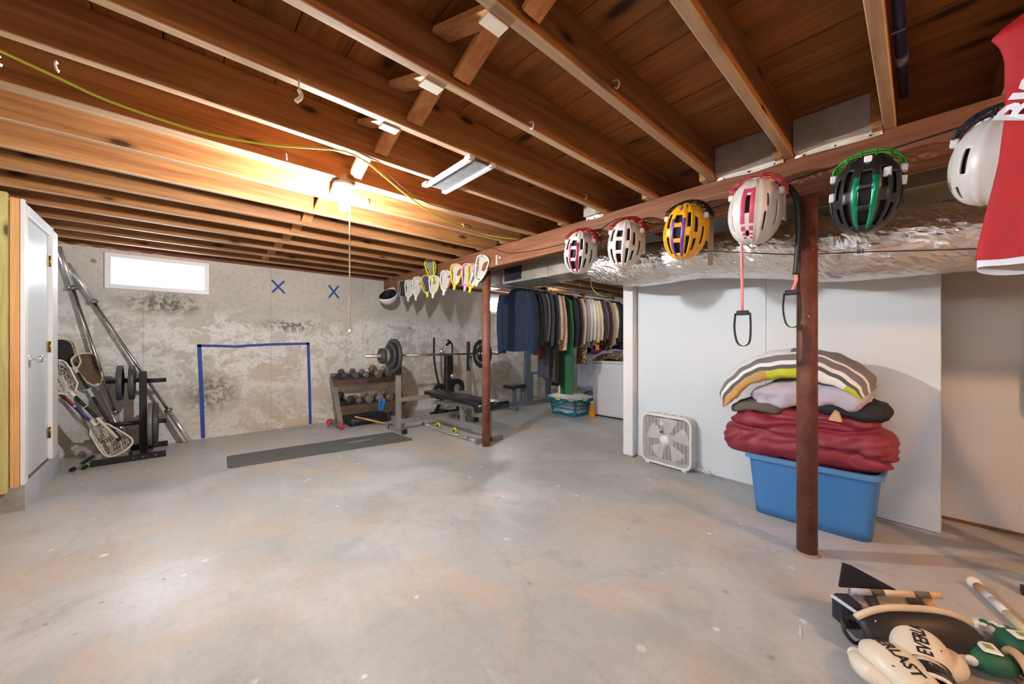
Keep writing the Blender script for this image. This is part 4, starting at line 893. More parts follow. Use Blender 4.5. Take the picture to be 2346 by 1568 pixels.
# sheet-metal pans closing joist bays at the girder
for (ya, yb), lb in (((JY[8] + .004, JY[9] - T - .004), 'sheet metal pan closing the joist bay above the green-striped helmet'), ((JY[9] + .004, JY[10] - T - .004), 'sheet metal pan closing the joist bay above the white and pink helmet'), ((JY[12] + .004, JY[13] - T - .18), 'bent sheet metal flap in the joist bay above the red-masked helmets')):
    t = thing('joist_pan', lb, 'sheet metal', (2.52, (ya + yb) / 2, 2.2))
    MB().box(2.488, 2.491, ya, yb, 2.196, 2.372).build('pan_plate', SHEET, t)
    def fl_(u, v):
        y = lin(ya, yb, u); w = .006 * math.sin(u * 7 + ya * 9); return (2.489 + .036 * min(1, v * 2) + w * (1 - abs(v - .5)), y, lin(2.205, 2.172, max(0, v - .35) / .65) - .004 * math.sin(u * 5) * v)
    MB().grid(fl_, 14, 6).build('flange', P(226, 224, 218, .35, .3), t, solid=.0015)
    MB().box(2.489, 2.496, ya, yb, 2.352, 2.374).build('top_lip', SHEET, t)
    for f in (.12, .5, .88): MB().lathe((2.524, lin(ya, yb, f), 2.180), (-1, 0, 0), [(.006, 0), (.005, .004), (0, .005)], 8).build('screw', P(60, 54, 50, .5), t)
t = thing('pipe', 'dark blue pipe running along the shaded side of a joist', 'pipe', (1, .04, 2.3)); MB().cyl((-2.0, .045, 2.29), (2.46, .045, 2.29), .016, n=12).build('tube', P(34, 46, 92, .4), t); MB().cyl((2.1, .045, 2.29), (2.16, .045, 2.29), .020, n=12).build('coupling', P(120, 124, 130, .4), t)
for x in (-1.2, .6, 1.9): MB().box(x, x + .012, .03, .068, 2.27, 2.31).build('clip', STEEL, t)
# ---------------------------------------------------------------- cords, hooks, bracket on the joists
CORD = P(190, 206, 66, .45, var=.05)
t = thing('extension_cord', 'lime green extension cord looped below the joists to the girder', 'cord', (.5, 2.1, 2.1))
yc = JY[13] - T - .016
MB().tube(smooth_path([(-.75, yc, 2.205), (-.46, yc, 2.125), (-.30, yc, 2.085), (-.176, yc, 2.056), (.02, yc, 2.042), (.143, yc, 2.046), (.334, yc, 2.078), (.601, yc, 2.150), (.70, yc + .03, 2.176), (.80, 2.085, 2.176), (.863, 2.118, 2.17), (1.15, 2.31, 2.155), (1.50, 2.51, 2.145), (1.80, 2.61, 2.148), (2.079, 2.67, 2.155), (2.30, 2.665, 2.165), (2.49, 2.64, 2.178)], 6), .0052, 8).build('cord_run', CORD, t)
t = thing('extension_cord', 'lime green cord hanging from the foil duct to the clothes rail', 'cord', (3.7, 2.7, 2))
MB().tube(smooth_path([(3.33, 2.22, 2.185), (3.34, 2.34, 2.0), (3.60, 2.58, 1.89), (4.1, 2.88, 1.845), (4.7, 3.15, 1.86), (5.2, 3.36, 1.93), (5.3, 3.44, 1.98)], 6), .0052, 8).build('cord_run', CORD, t)
t = thing('wire', 'thin dark cable dangling between joists near the metal bracket', 'cable', (1.3, 2.2, 2.15)); MB().tube(smooth_path([(.93, 2.12, 2.185), (1.05, 2.2, 2.16), (1.28, 2.3, 2.14), (1.5, 2.36, 2.16), (2.0, 2.39, 2.185)], 5), .003, 6).build('cable_run', P(66, 46, 36, .6), t)
t = thing('metal_bracket', 'grey metal bracket with white rims screwed across two joists', 'bracket', (1.27, 1.89, 2.19))
MB().box(1.205, 1.335, 1.655, 2.115, 2.170, 2.1745).build('plate', P(150, 152, 154, .5, .4, var=.2, scale=40), t)
for x in (1.198, 1.342): MB().bar((x, 1.65, 2.171), (x, 2.12, 2.171), .022, .022).build('rim', P(222, 224, 226, .4), t)
for x, y in ((1.195, 2.12), (1.345, 1.655), (1.345, 2.125), (1.20, 1.66)): MB().box(x - .018, x + .018, y - .028, y + .028, 2.166, 2.1885, .003).build('tab', P(216, 218, 222, .45), t)
tag(MB().tube([(.362, JY[12] - T - .012, 2.19 + .0), (.362, JY[12] - T - .012, 2.15)], .0035, 5).tube(smooth_path([(.362, JY[12] - T - .012, 2.15), (.37, JY[12] - T - .016, 2.125), (.35, JY[12] - T - .02, 2.095)], 4), .008, 6).build('twine_end', P(226, 220, 210, .8)), 'white knotted twine end hanging from a joist', 'twine')
def hook(x, y, z, label, s=1.0):
    tag(MB().tube(smooth_path([(x, y, z), (x, y - .02 * s, z - .004), (x, y - .03 * s, z - .022 * s), (x + .004, y - .018 * s, z - .036 * s), (x + .004, y - .006 * s, z - .026 * s)], 4), .0034, 6).build('cup_hook', P(214, 206, 196, .4)), label, 'hook')
HK = 'small pale cup hook screwed into the side of a joist'
for i, (x, y, z) in enumerate(((-.42, yc + .014, 2.10), (-.30, yc + .014, 2.14), (.47, JY[14] - T, 2.235), (1.08, JY[15] - T, 2.25), (1.95, JY[15] - T, 2.25), (1.25, JY[11] - T, 2.21), (2.2, JY[12] - T, 2.24), (1.35, JY[10] - T, 2.25))):
    hook(x, y, z, HK); bpy.data.objects[-1]
for o in bpy.data.objects:
    if o.name.startswith('cup_hook'): o['group'] = 'cup hooks in the joists'
t = thing('girder_wire', 'thin black wire stapled along the face of the girder', 'cable', (2.52, 1, 2.05))
MB().tube(smooth_path([(2.523, 3.1, 2.185), (2.524, 2.7, 2.06), (2.523, 1.9, 2.035), (2.523, 1.538, 2.12), (2.521, 1.26, 2.004), (2.520, 1.105, 1.998), (2.521, .75, 2.03), (2.522, .421, 2.066), (2.522, .1, 2.085), (2.522, -.226, 2.104), (2.522, -1.2, 2.15)], 6), .0035, 6).build('wire_run', P(40, 38, 40, .5), t)
MB().lathe((2.529, 1.12, 2.005), (-1, 0, 0), [(.009, 0), (.009, .01), (0, .012)], 10).build('staple', P(60, 58, 60, .5), t)
t = thing('slack_wire', 'slack thin black wire stretched in front of the foil duct', 'cable', (2.7, .5, 1.7)); MB().tube(smooth_path([(2.66, 2.0, 1.972), (2.68, 1.73, 1.955), (2.70, 1.456, 1.895), (2.70, .9, 1.775), (2.70, .5, 1.685), (2.70, .2, 1.645), (2.70, -.17, 1.592), (2.70, -.6, 1.55), (2.70, -1.5, 1.6), (2.66, -2.2, 1.972)], 5), .0032, 6).build('wire_run', P(34, 32, 34, .5), t)
# ---------------------------------------------------------------- lacrosse heads hanging on the girder
YG, YEL, PNK, PUR = P(214, 218, 60, .5), P(238, 206, 50, .5), P(236, 160, 196, .5), P(96, 62, 120, .5)
WHT = P(232, 228, 222, .5, var=.03); GRY = P(150, 148, 146, .6); MSH = P(206, 202, 194, .9); MSG = P(134, 128, 118, .9)
def girder_head(label, y, z, tilt, frame, pocket, x=2.475, L=.265, Wd=.070, up=1, yaw=0, col2=None):
    """throat down, scoop up; tilt (deg) leans the scoop towards -y"""
    a = math.radians(tilt); yd = Vector((0, -math.sin(a), math.cos(a))) * up; nrm = Vector((-1, math.tan(math.radians(yaw)) * 1.5, -.25))
    o = Vector((x, y, z)) - yd * L / 2
    t = lax_head('lacrosse_head', label, frame_mat(o, yd, nrm), frame, pocket, L=L, Wd=Wd, col2=col2, fill=pocket); nm = P(60, 56, 54, .5)
    tp = Vector((x, y, z)) + yd * (L / 2 - .012) if up > 0 else o - yd * .03
    MB().tube([(2.531, tp.y, tp.z + .004), (x - .03, tp.y, tp.z + .010)], .003, 5).build('nail', STEEL, t); return t
girder_head('plain white lacrosse head hanging beside the slim column', 3.215, 1.975, 24, WHT, MSH, L=.29, Wd=.072, yaw=-20)
girder_head('pink and white lacrosse head hanging on the girder', 3.47, 1.938, 16, PNK, MSH, L=.26, yaw=-25, col2=WHT)
girder_head('yellow lacrosse head tucked behind the pink one', 3.40, 1.92, 18, YEL, MSH, x=2.50, L=.27, yaw=-25)
girder_head('golden yellow lacrosse head with white pocket on the girder', 3.70, 1.975, 12, YEL, MSH, L=.25, yaw=-25)
girder_head('white lacrosse head with red throat on the girder', 3.93, 1.93, 14, WHT, MSH, L=.25, yaw=-25, col2=P(206, 92, 84, .5))
girder_head('large lime yellow lacrosse head hanging highest on the girder', 4.22, 2.125, -20, YG, MSG, x=2.43, L=.29, Wd=.075, yaw=-15)
girder_head('white lacrosse head with lime throat below the highest one', 4.16, 1.905, 10, WHT, MSH, x=2.45, L=.23, yaw=-25, col2=YG)
girder_head('lime and purple lacrosse head on the girder', 4.41, 1.94, -16, YG, P(90, 70, 110, .9), L=.25, yaw=-20, col2=PUR)
girder_head('white lacrosse head with pink and blue scoop on the girder', 4.65, 1.94, 12, WHT, MSH, L=.27, yaw=-25, col2=P(190, 140, 180, .5))
girder_head('worn white lacrosse head next to the grey one', 4.88, 1.935, 12, WHT, MSH, L=.25, yaw=-25)
girder_head('grey and black lacrosse head beside the batting helmet', 5.10, 1.955, 8, GRY, P(60, 60, 62, .9), L=.25, yaw=-25, col2=P(40, 40, 44, .5))
t = thing('girder_nails', 'white painted clip nailed to the girder above the slim column', 'clip', (2.53, 3.0, 2.03)); MB().box(2.516, 2.530, 2.995, 3.008, 1.99, 2.09).build('clip_bar', P(228, 220, 210, .5), t)
MB().lathe((2.530, 2.96, 2.06), (-1, 0, 0), [(.012, 0), (.012, .006), (0, .008)], 10).build('cap', P(228, 220, 210, .5), t)
# batting helmet at the far end
t = thing('batting_helmet', 'white batting helmet hanging upside down on the girder end next to the concrete wall', 'helmet', (2.40, 5.42, 1.90)); t.rotation_euler = Vector((-.50, -.34, .80)).to_track_quat('Z', 'Y').to_euler(); MB().tube([(2.531, 5.42, 1.97), (2.42, 5.42, 1.955), (2.38, 5.41, 1.93)], .004, 6).build('hook', STEEL, t)
def bh(u, v):
    a = 2 * math.pi * u; ph = math.pi / 2 * v * 1.06; return (.13 * math.cos(a) * math.sin(ph), .165 * math.sin(a) * math.sin(ph), -.145 * math.cos(ph) - (.03 * max(0, math.cos(a)) * v ** 4))
MB().grid(bh, 28, 10, closeu=True).build('shell', P(230, 228, 222, .35, var=.03), t, local=True, solid=.006)
MB().grid(lambda u, v: tuple(c * .93 for c in bh(u, v)), 24, 8, closeu=True).build('lining', P(26, 28, 36, .8), t, local=True)
MB().grid(lambda u, v: (lin(-.11, .11, u) * (1 - .25 * v), .145 + .085 * v * (1 - (2 * u - 1) ** 2 * .6), .0 + .012 * (1 - (2 * u - 1) ** 2)), 12, 4).build('brim', P(230, 228, 222, .35, var=.03), t, local=True, solid=.005)
MB().box(-.03, .03, -.06, .08, -.05, .03, .02).build('ear_pad', P(30, 34, 46, .8), t, local=True)
# ---------------------------------------------------------------- helmets on the girder
def helmet(label, y, z, shell, mask, stripe, inner=P(24, 24, 26, .7), x=2.365, crown=(-1, 0, -.25), roll=0, style='vent', chin=None, extra=None, s=1.0):
    c = Vector(crown).normalized(); f = Vector((0, math.sin(math.radians(roll)), math.cos(math.radians(roll)))); f = (f - c * f.dot(c)).normalized(); r = f.cross(c)
    M = Matrix((r, f, c)).transposed().to_4x4(); M.translation = Vector((x, y, z))
    t = thing('lacrosse_helmet', label, 'helmet'); t.matrix_basis = M; rx, ry, rz = .116 * s, .158 * s, .128 * s
    def sh(a, b, k=1.0): 
        cb = math.cos(b) ** .85; return Vector((rx * k * math.sin(a) * cb, ry * k * math.sin(b), rz * k * (math.cos(a) if abs(a) < 1.75 else math.cos(a) * 1.0) * cb))
    na, nb = 46, 36; A0 = math.radians(112); m = MB(); idx = lambda i, j: j * (na + 1) + i
    vs = []; 
    for j in range(nb + 1):
        b = math.radians(lin(-84, 80, j / nb))
        for i in range(na + 1):
            a = lin(-A0, A0, i / na); p = sh(a, b)
            ridge = (.006 * math.exp(-((abs(math.degrees(a)) - 33) / 7) ** 2) + .004 * math.exp(-((abs(math.degrees(a)) - 14) / 5) ** 2)) * math.cos(b) ** .5
            vs.append(p * (1 + ridge / .12))
    fs = []; ms = []
    for j in range(nb):
        for i in range(na):
            a = math.degrees(lin(-A0, A0, (i + .5) / na)); b = lin(-84, 80, (j + .5) / nb); aa = abs(a); hole = False; mi = 0
            if style == 'vent':
                if aa < 7.5 and (-58 < b < -28 or -20 < b < 2 or 10 < b < 30): hole = True
                if 24 < aa < 33 and (-55 < b < -15 or 2 < b < 34): hole = True
                if 44 < aa < 56 and (-48 < b < -18 or -6 < b < 26): hole = True
                if 68 < aa < 80 and (-30 < b < 8): hole = True
                if 9.5 < aa < 20 and -66 < b < 22: mi = 1
                if aa < 5 and 42 < b < 58: mi = 1
            elif style == 'loop':
                if aa < 5 and (-6 < b < 26 or -52 < b < -38): hole = True
                if 34 < aa < 39 and (-40 < b < -5): hole = True
                if 40 < aa < 45 and (2 < b < 24): hole = True
                if 62 < aa < 68 and (-30 < b < 10): hole = True
                if 6 < aa < 17 and -18 < b < 32: mi = 1
                if aa < 17 and 32 <= b < 40: mi = 1
                if 6 < aa < 17 and -56 < b <= -18 and int((b + 60) / 4) % 2: mi = 1
            else:
                if 30 < aa < 40 and (-10 < b < 22): hole = True
                if 44 < aa < 56 and (-50 < b < -28): hole = True
                if 62 < aa < 74 and (-36 < b < -18): hole = True
            if aa > 100 and not (-35 < b < 50): hole = True
            if not hole: fs.append((idx(i, j), idx(i + 1, j), idx(i + 1, j + 1), idx(i, j + 1))); ms.append(mi)
    k0 = len(m.f); m.add(vs, fs, True); m.mi[k0:] = ms
    m.build('shell', [shell, stripe], t, local=True, solid=.007)
    MB().grid(lambda u, v: sh(lin(-1.8, 1.8, u), math.radians(lin(-82, 78, v)), .93), 20, 14).build('liner', inner, t, local=True)
    MB().tube([sh(math.radians(q), math.radians(80 - 24 * (abs(q) / 100) ** 2), 1.02) for q in range(-100, 101, 10)], .008, 6).build('brow_edge', shell, t, local=True)
    for e in (-1, 1):
        MB().grid(lambda u, v: Vector((e * rx * (1.0 - .05 * u), lin(-.05, .08, u), lin(-.03, -.085 + .015 * u, v))), 8, 6).build('jaw_guard', chin or shell, t, local=True, solid=.008)
    bars = MB()
    for zk, yk in ((.03, .176), (-.005, .196), (-.035, .208), (-.065, .212), (-.098, .208), (-.135, .190)):
        bars.tube([(rx * .99 * math.sin(q), .10 + (yk - .10) * math.cos(q) ** .8 if math.cos(q) > 0 else .10, zk) for q in [math.radians(g) for g in range(-88, 89, 16)]], .0042, 5)
    for q in (-66, -36, -12, 12, 36, 66):
        g = math.radians(q); bars.tube([(rx * .99 * math.sin(g), .10 + (yk - .10) * math.cos(g) ** .8, zk) for zk, yk in ((.05, .160), (.03, .176), (-.005, .196), (-.035, .208), (-.065, .212), (-.098, .208), (-.135, .190))], .0042, 5)
    bars.build('face_mask', mask, t, local=True)
    for e in (-1, 1): MB().box(e * rx * .95 - .012, e * rx * .95 + .012, .075, .11, -.01, .03, .005).build('mask_clip', P(228, 226, 220, .4), t, local=True)
    hk = M @ Vector((0, .205, -.09)); MB().tube([(2.531, hk.y, hk.z - .004), (hk.x - .01, hk.y, hk.z - .004), (hk.x - .014, hk.y, hk.z + .012)], .0035, 6).build('hook', STEEL, t)
    if extra:
        for (ex, ey) in extra:
            p = sh(math.radians(ex), math.radians(ey), 1.03); MB().box(p.x - .013, p.x + .013, p.y - .02, p.y + .02, p.z - .006, p.z + .006, .004).build('sticker_pad', P(232, 230, 226, .5), t, local=True)
    return t
RED, GREEN_, BLKM = P(176, 30, 36, .25, .6), P(84, 190, 70, .3, .5), P(26, 26, 28, .3, .5)
WS = P(216, 212, 206, .35, var=.04)
dots = NT('dotted_trim'); DOT = dots.fin(dots.ramp(dots.vor(dots.obj, 120, rand=0), (.25, srgb(204, 120, 140)), (.35, srgb(222, 206, 206))), .5)
helmet('white helmet with maroon-purple stripes and red mask on the girder', 1.80, 1.868, WS, RED, P(150, 40, 92, .35), crown=(-1, -.30, -.02), roll=-6)
helmet('white helmet with pink dotted stripes and red mask on the girder', 1.40, 1.855, WS, RED, DOT, crown=(-1, -.22, -.02), roll=-6)
helmet('yellow helmet with purple stripes and black mask on the girder', .985, 1.852, P(244, 178, 34, .35, var=.03), BLKM, P(116, 66, 150, .35), crown=(-1, -.09, -.02), roll=-6, s=1.04)
helmet('white helmet with pink loop stripe hanging beside the rusty column', .60, 1.872, WS, P(214, 84, 96, .3, .3), P(206, 70, 104, .4), crown=(-1, .0, -.10), roll=-5, style='loop', x=2.34, s=1.06)
helmet('black helmet with shiny green stripes and green mask on the girder', .165, 1.842, P(34, 34, 38, .4), GREEN_, P(20, 150, 108, .25, .4), crown=(-1, -.06, -.12), roll=-4, x=2.36, s=1.05, extra=((0, 52), (34, 24), (-62, 0), (70, 12)))
helmet('plain white helmet with dark blue mask half hidden by the red jersey', -.20, 1.868, P(222, 222, 220, .35, var=.03), P(40, 50, 72, .35, .3), P(222, 222, 220, .35), crown=(-1, .15, -.25), roll=-8, style='plain', x=2.36)
# resistance band looped over the pink-striped helmet
t = thing('resistance_band', 'pink resistance band with black foam sleeve and two stirrup handles', 'resistance band', (2.40, .56, 1.9)); BP = P(232, 138, 142, .5)
MB().tube(smooth_path([(2.36, .668, 1.33), (2.36, .668, 1.60), (2.355, .67, 1.82), (2.37, .668, 1.92), (2.43, .63, 2.01), (2.46, .56, 2.035), (2.455, .50, 2.02)], 6), .0075, 8).build('cord', BP, t)
MB().tube(smooth_path([(2.455, .51, 2.025), (2.45, .462, 1.99), (2.445, .432, 1.90), (2.44, .425, 1.75), (2.44, .432, 1.60), (2.44, .438, 1.525)], 6), .0155, 10).build('foam_sleeve', BLACK, t)
MB().tube(smooth_path([(2.44, .438, 1.53), (2.44, .436, 1.495), (2.44, .447, 1.46), (2.44, .455, 1.43)], 4), .0075, 8).build('cord', BP, t)
MB().tube([(2.531, .56, 2.03), (2.46, .56, 2.028), (2.452, .56, 2.045)], .004, 6).build('hook', STEEL, t)
for (x, y, z, w) in ((2.36, .665, 1.33, .036), (2.44, .455, 1.43, .034)):
    MB().box(x - .011, x + .011, y - .03, y + .03, z - .012, z + .014, .004).build('handle_cap', BLACK, t)
    m = MB(); pts = [(y + w, z), (y + w * 1.15, z - .08), (y + w * .8, z - .16), (y, z - .185), (y - w * .9, z - .165), (y - w * 1.1, z - .08), (y - w, z)]
    sp = smooth_path([(x, a, b) for a, b in pts], 5)
    for a, b in zip(sp, sp[1:]): m.bar(a, b, .026, .004, Vector((0, (b - a).z, -(b - a).y)))
    m.build('stirrup', BLACK, t)
# red jersey hanging close to the camera
t = thing('sports_jersey', 'red sleeveless jersey with white lettering hanging from a joist', 'jersey', (1.70, -.385, 2.1)); JR = P(172, 16, 24, .7, var=.1, scale=30, bump=.2, bs=260)
prof = [(2.115, .075), (2.085, .13), (2.035, .215), (2.015, .238), (1.985, .225), (1.94, .215), (1.86, .213), (1.78, .215), (1.66, .225), (1.54, .245), (1.46, .258), (1.40, .266)]
def jr(u, v, off=0):
    k = v * (len(prof) - 1); i = min(int(k), len(prof) - 2); q = k - i; z = lin(prof[i][0], prof[i + 1][0], q); hw = lin(prof[i][1], prof[i + 1][1], q); a = 2 * math.pi * u
    cy = math.copysign(abs(math.cos(a)) ** .9, math.cos(a)); d = .045 * (math.sin(math.pi * min(1, v * 3) / 2)) * (1 + .22 * math.sin(cy * 9 + v * 3)) + off
    fold = .010 * math.sin(z * 34 + cy * 4) * math.exp(-((z - 1.93) / .09) ** 2)
    return Vector((1.70 + math.sin(a) * d - fold, -.375 + cy * (hw + off), z + .008 * math.sin(cy * 6) * v))
MB().grid(jr, 56, 40, closeu=True).build('jersey_body', JR, t)
wh = P(226, 224, 232, .7)
MB().grid(lambda u, v: jr(u, 1, -.004) + Vector((0, 0, -.030 * v - .012 * math.sin(u * 12) * v)), 56, 3, closeu=True).build('hem_lining', wh, t)
MB().tube([(1.70 - .048 + .03 * (1 - abs(math.cos(a))), -.385 + .085 * math.cos(a), 2.095 + .05 * math.sin(a) * (1 if math.sin(a) < 0 else .3)) for a in [i * math.pi / 10 for i in range(20)]], .009, 6, closed=True).build('collar', P(96, 34, 60, .7), t)
MB().ball((1.70 - .01, -.385, 2.08), (.03, .075, .035)).build('neck_lining', wh, t)
txt = MB(); vs, fs = text_mesh('BISON', .088, .0008, .003)
for_a = math.radians(38)
def jt(v):
    c_, s_ = math.cos(1.02), math.sin(1.02); y = -.172 - (v.x * c_ - v.y * s_) - .018; zz = 1.745 + v.x * s_ + v.y * c_; hw = .225
    cy = (y + .385) / hw; cy = max(-.99, min(.995, cy)); a = -math.acos(math.copysign(abs(cy) ** (1 / .9), cy)); d = .045 * (1 + .22 * math.sin(cy * 9 + .55 * 3))
    return Vector((1.70 + math.sin(a) * d - .014 - v.z, y, zz))
tag(txt.add([jt(v) for v in vs], fs).build('lettering', wh, t), kind='stuff')
MB().tube(smooth_path([(1.70, -.50, 2.06), (1.70, -.385, 2.13), (1.70, -.27, 2.06)], 5), .006, 6).build('hanger', P(120, 60, 80, .5), t); MB().tube([(1.70, -.385, 2.13), (1.70, -.385, 2.19)], .003, 5).build('hook', STEEL, t)
# ---------------------------------------------------------------- box fan
fa = math.atan2(-.14, -2.04)   # follows the skewed wall
t = thing('box_fan', 'white square box fan standing on the floor against the white wall', 'fan', (3.395, 1.60, 0), (0, 0, math.radians(-4))); FW = P(226, 224, 218, .4, var=.03)
W_, H_, D_ = .50, .475, .105; r_ = .075
def rr(w, h, r, n=6):
    out = []
    for cx, cy, a0 in ((w / 2 - r, h - r, 0), (-w / 2 + r, h - r, 90), (-w / 2 + r, r, 180), (w / 2 - r, r, 270)):
        for k in range(n + 1): a = math.radians(a0 + 90 * k / n); out.append((cx + r * math.cos(a), cy + r * math.sin(a)))
    return out
outer, inner_ = rr(W_, H_, r_), [(x, y + .022) for x, y in rr(W_ - .044, H_ - .044, r_ - .02)]
n = len(outer); m = MB(); z0 = .012
vs = [(0, a, b + z0) for a, b in outer] + [(0, a, b + z0) for a, b in inner_] + [(D_, a, b + z0) for a, b in outer] + [(D_, a, b + z0) for a, b in inner_]
fs = []
for i in range(n):
    j = (i + 1) % n; fs += [(i, j, n + j, n + i), (2 * n + j, 2 * n + i, 3 * n + i, 3 * n + j), (i, 2 * n + i, 2 * n + j, j), (n + i, n + j, 3 * n + j, 3 * n + i)]
m.add(vs, fs); m.build('housing', FW, t, local=True, bevel=.006)
gr = MB(); gb = MB(); hh = H_ - .044
def span(z):
    zz = z - z0 - .022; r = r_ - .02; wy = (W_ - .044) / 2
    if zz < r: wy -= r - math.sqrt(max(0, r * r - (r - zz) ** 2))
    if zz > hh - r: wy -= r - math.sqrt(max(0, r * r - (zz - hh + r) ** 2))
    return wy
k = 0
while True:
    z = z0 + .03 + k * .0098
    if z > z0 + H_ - .03: break
    w = span(z); gr.bar((.008, -w, z), (.008, w, z), .003, .0028); k += 1
for i in range(13):
    y = -.215 + i * .0358; lo = z0 + .024 + (.03 if abs(y) > .19 else 0); gr.bar((.006, y, lo), (.006, y, 2 * z0 + H_ - lo), .003, .0035, (1, 0, 0))
tag(gr.build('front_grille', FW, t, local=True), kind='stuff')
m = MB(); m.box(D_ - .006, D_ - .003, -.22, .22, z0 + .03, z0 + H_ - .03); m.build('rear_shade', P(120, 116, 108, .8), t, local=True)
zc = z0 + H_ / 2
MB().lathe((.004, .01, zc), (1, 0, 0), [(0, 0), (.045, 0), (.048, .008), (.048, .012)], 24).build('badge', P(236, 234, 228, .4), t, local=True)
MB().lathe((.03, 0, zc), (1, 0, 0), [(0, 0), (.05, 0), (.055, .02), (.055, .05)], 20).build('hub', P(226, 224, 218, .4), t, local=True)
for k in range(5):
    a0 = math.radians(k * 72 + 20); m = MB()
    def bl(u, v):
        r = lin(.05, .205, v); a = a0 + (u - .5) * lin(.7, .85, v) ; return (.05 + .03 * (u - .5), r * math.cos(a), zc + r * math.sin(a))
    m.grid(bl, 6, 6); m.build('blade', P(220, 218, 212, .4), t, local=True, solid=.003)
MB().lathe((.002, .03, zc + .155), (-1, 0, 0), [(0, .02), (.012, .02), (.026, .0)], 14).build('knob', FW, t, local=True)
MB().ball((-.004, .035, zc + .075), .013, 10, 7).build('cord_plug', P(70, 74, 90, .5), t, local=True); MB().tube([(-.004, .03, zc + .19), (-.006, .033, zc + .12), (-.004, .035, zc + .075)], .004, 6).build('pull_tag', P(226, 224, 218, .5), t, local=True)
for y in (-.12, -.05, .03, .1): MB().box(.03, .06, y - .016, y + .016, z0 + H_, z0 + H_ + .012, .004).build('switch_tab', FW, t, local=True)
for z in [z0 + .28 + i * .012 for i in range(8)] + [z0 + .05 + i * .012 for i in range(12)]: MB().box(.045, .060, -W_ / 2 - .001, -W_ / 2 + .001, z, z + .006).build('side_slot', P(236, 236, 236, .6), t, local=True)
for y in (-.18, .18): MB().box(.0, D_, y - .02, y + .02, 0, z0 + .006, .003).build('foot', FW, t, local=True)
MB().tube([(.04, -.252, .10), (.03, -.40, .012), (.07, -.415, .012), (.075, -.252, .10)], .004, 6).build('wire_stand', CHROME, t, local=True)
# ---------------------------------------------------------------- blue bin
BL = P(62, 124, 186, .38, var=.05, scale=3)
t = thing('storage_bin', 'large blue plastic storage bin under the pile of comforters', 'bin', (3.11, .48, 0))
def binpt(u, v, o=0):
    k = v; hx_, hy_ = lin(.150, .185, k) + o, lin(.290, .328, k) + o; a = 2 * math.pi * u; e = .28; s_ = lambda c: math.copysign(abs(c) ** e, c)
    return (3.115 + s_(math.cos(a)) * hx_, .475 + s_(math.sin(a)) * hy_, .405 * v)
MB().grid(binpt, 72, 8, closeu=True).build('body', BL, t, solid=.006)
MB().grid(lambda u, v: (3.115 + (binpt(u, 0)[0] - 3.115) * v, .485 + (binpt(u, 0)[1] - .485) * v, .004), 72, 3, closeu=True).build('bottom', BL, t, solid=.006)
m = MB(); m.grid(lambda u, v: Vector(binpt(u, 1, (.0, .022, .022, 0)[round(v * 3)])) + Vector((0, 0, (.0, .0, -.028, -.028)[round(v * 3)])), 72, 4, closeu=True, sm=False); m.build('rim', P(84, 136, 190, .38, var=.05, scale=3), t, solid=.003)
MB().box(2.944, 2.949, .405, .43, .27, .34).build('sticker', P(230, 214, 190, .6), t); MB().box(2.9435, 2.9485, .405, .43, .295, .315).build('sticker_stripe', P(150, 50, 56, .6), t)
# ---------------------------------------------------------------- comforters
def puff(name, label, cat, c, rad, mats, fn=None, mfn=None, nu=128, nv=64, e=.55, seed=0):
    c = Vector(c); t = thing(name, label, cat, c); m = MB(); s_ = lambda q, ee: math.copysign(abs(q) ** ee, q)
    vs = []; rx, ry, rz = rad
    def f(u, v):
        a = 2 * math.pi * u; ph = math.pi * v - math.pi / 2; ca, sa, cp, sp = math.cos(a), math.sin(a), math.cos(ph), math.sin(ph)
        p = Vector((rx * s_(ca, e) * s_(cp, e), ry * s_(sa, e) * s_(cp, e), rz * s_(sp, .8)))
        if fn: p = fn(p, Vector((ca * cp, sa * cp, sp)))
        return c + p
    m.grid(f, nu, nv, closeu=True)
    if mfn:
        for q, face in enumerate(m.f):
            p = sum((m.v[i] for i in face), Vector()) / len(face) - c; m.mi[q] = mfn(p)
    m.build('fabric', mats, t); return t
def wr(p, sd, f=6, amp=.012): return amp * mn.noise(Vector((p.x * f + sd, p.y * f, p.z * f * 1.6))) + amp * .5 * mn.noise(Vector((p.x * f * 3, p.y * f * 2.4 + sd, p.z * f * 3)))
MAR = P(132, 38, 54, .55, var=.12, scale=10, bump=.15, bs=30)
def maroon(p, d):
    y, z = p.y, p.z; k = abs(y) / .47
    p.z -= .10 * max(0, y / .47) ** 3 + .035 * max(0, -y / .47) ** 3
    groove = 0
    for z0_, sl_, dep in ((.055, -.10, .035), (-.03, .14, .03), (.115, .06, .02)):
        zz = p.z - z0_ - sl_ * y - .012 * math.sin(y * 14 + z0_ * 30); groove += dep * math.exp(-(zz / .013) ** 2)
    w = wr(p, 3, 6, .034) + .014 * math.sin(y * 60 + 6 * math.sin(z * 22)) * math.exp(-((p.z + .05) / .08) ** 2) * .5
    n = Vector((d.x, d.y, d.z * .5))
    return p + n * (w - groove)
puff('comforter', 'dark red comforter folded over the blue storage bin', 'comforter', (3.09, .515, .572), (.215, .445, .185), MAR, maroon)
BRN = P(96, 88, 82, .8, var=.15); BLKF = P(28, 28, 34, .8)
puff('blanket', 'brown-grey blanket corner between red comforter and lavender sheet', 'blanket', (3.05, .74, .735), (.15, .17, .045), BRN, lambda p, d: p + d * wr(p, 5, 9, .02) + Vector((0, 0, -.12 * max(0, p.y / .17) ** 2 * .4)), nu=64, nv=24)
puff('blanket', 'black blanket bunched on the red comforter under the lavender sheet', 'blanket', (3.07, .30, .765), (.165, .195, .065), BLKF, lambda p, d: p + d * wr(p, 9, 8, .03), nu=64, nv=30)
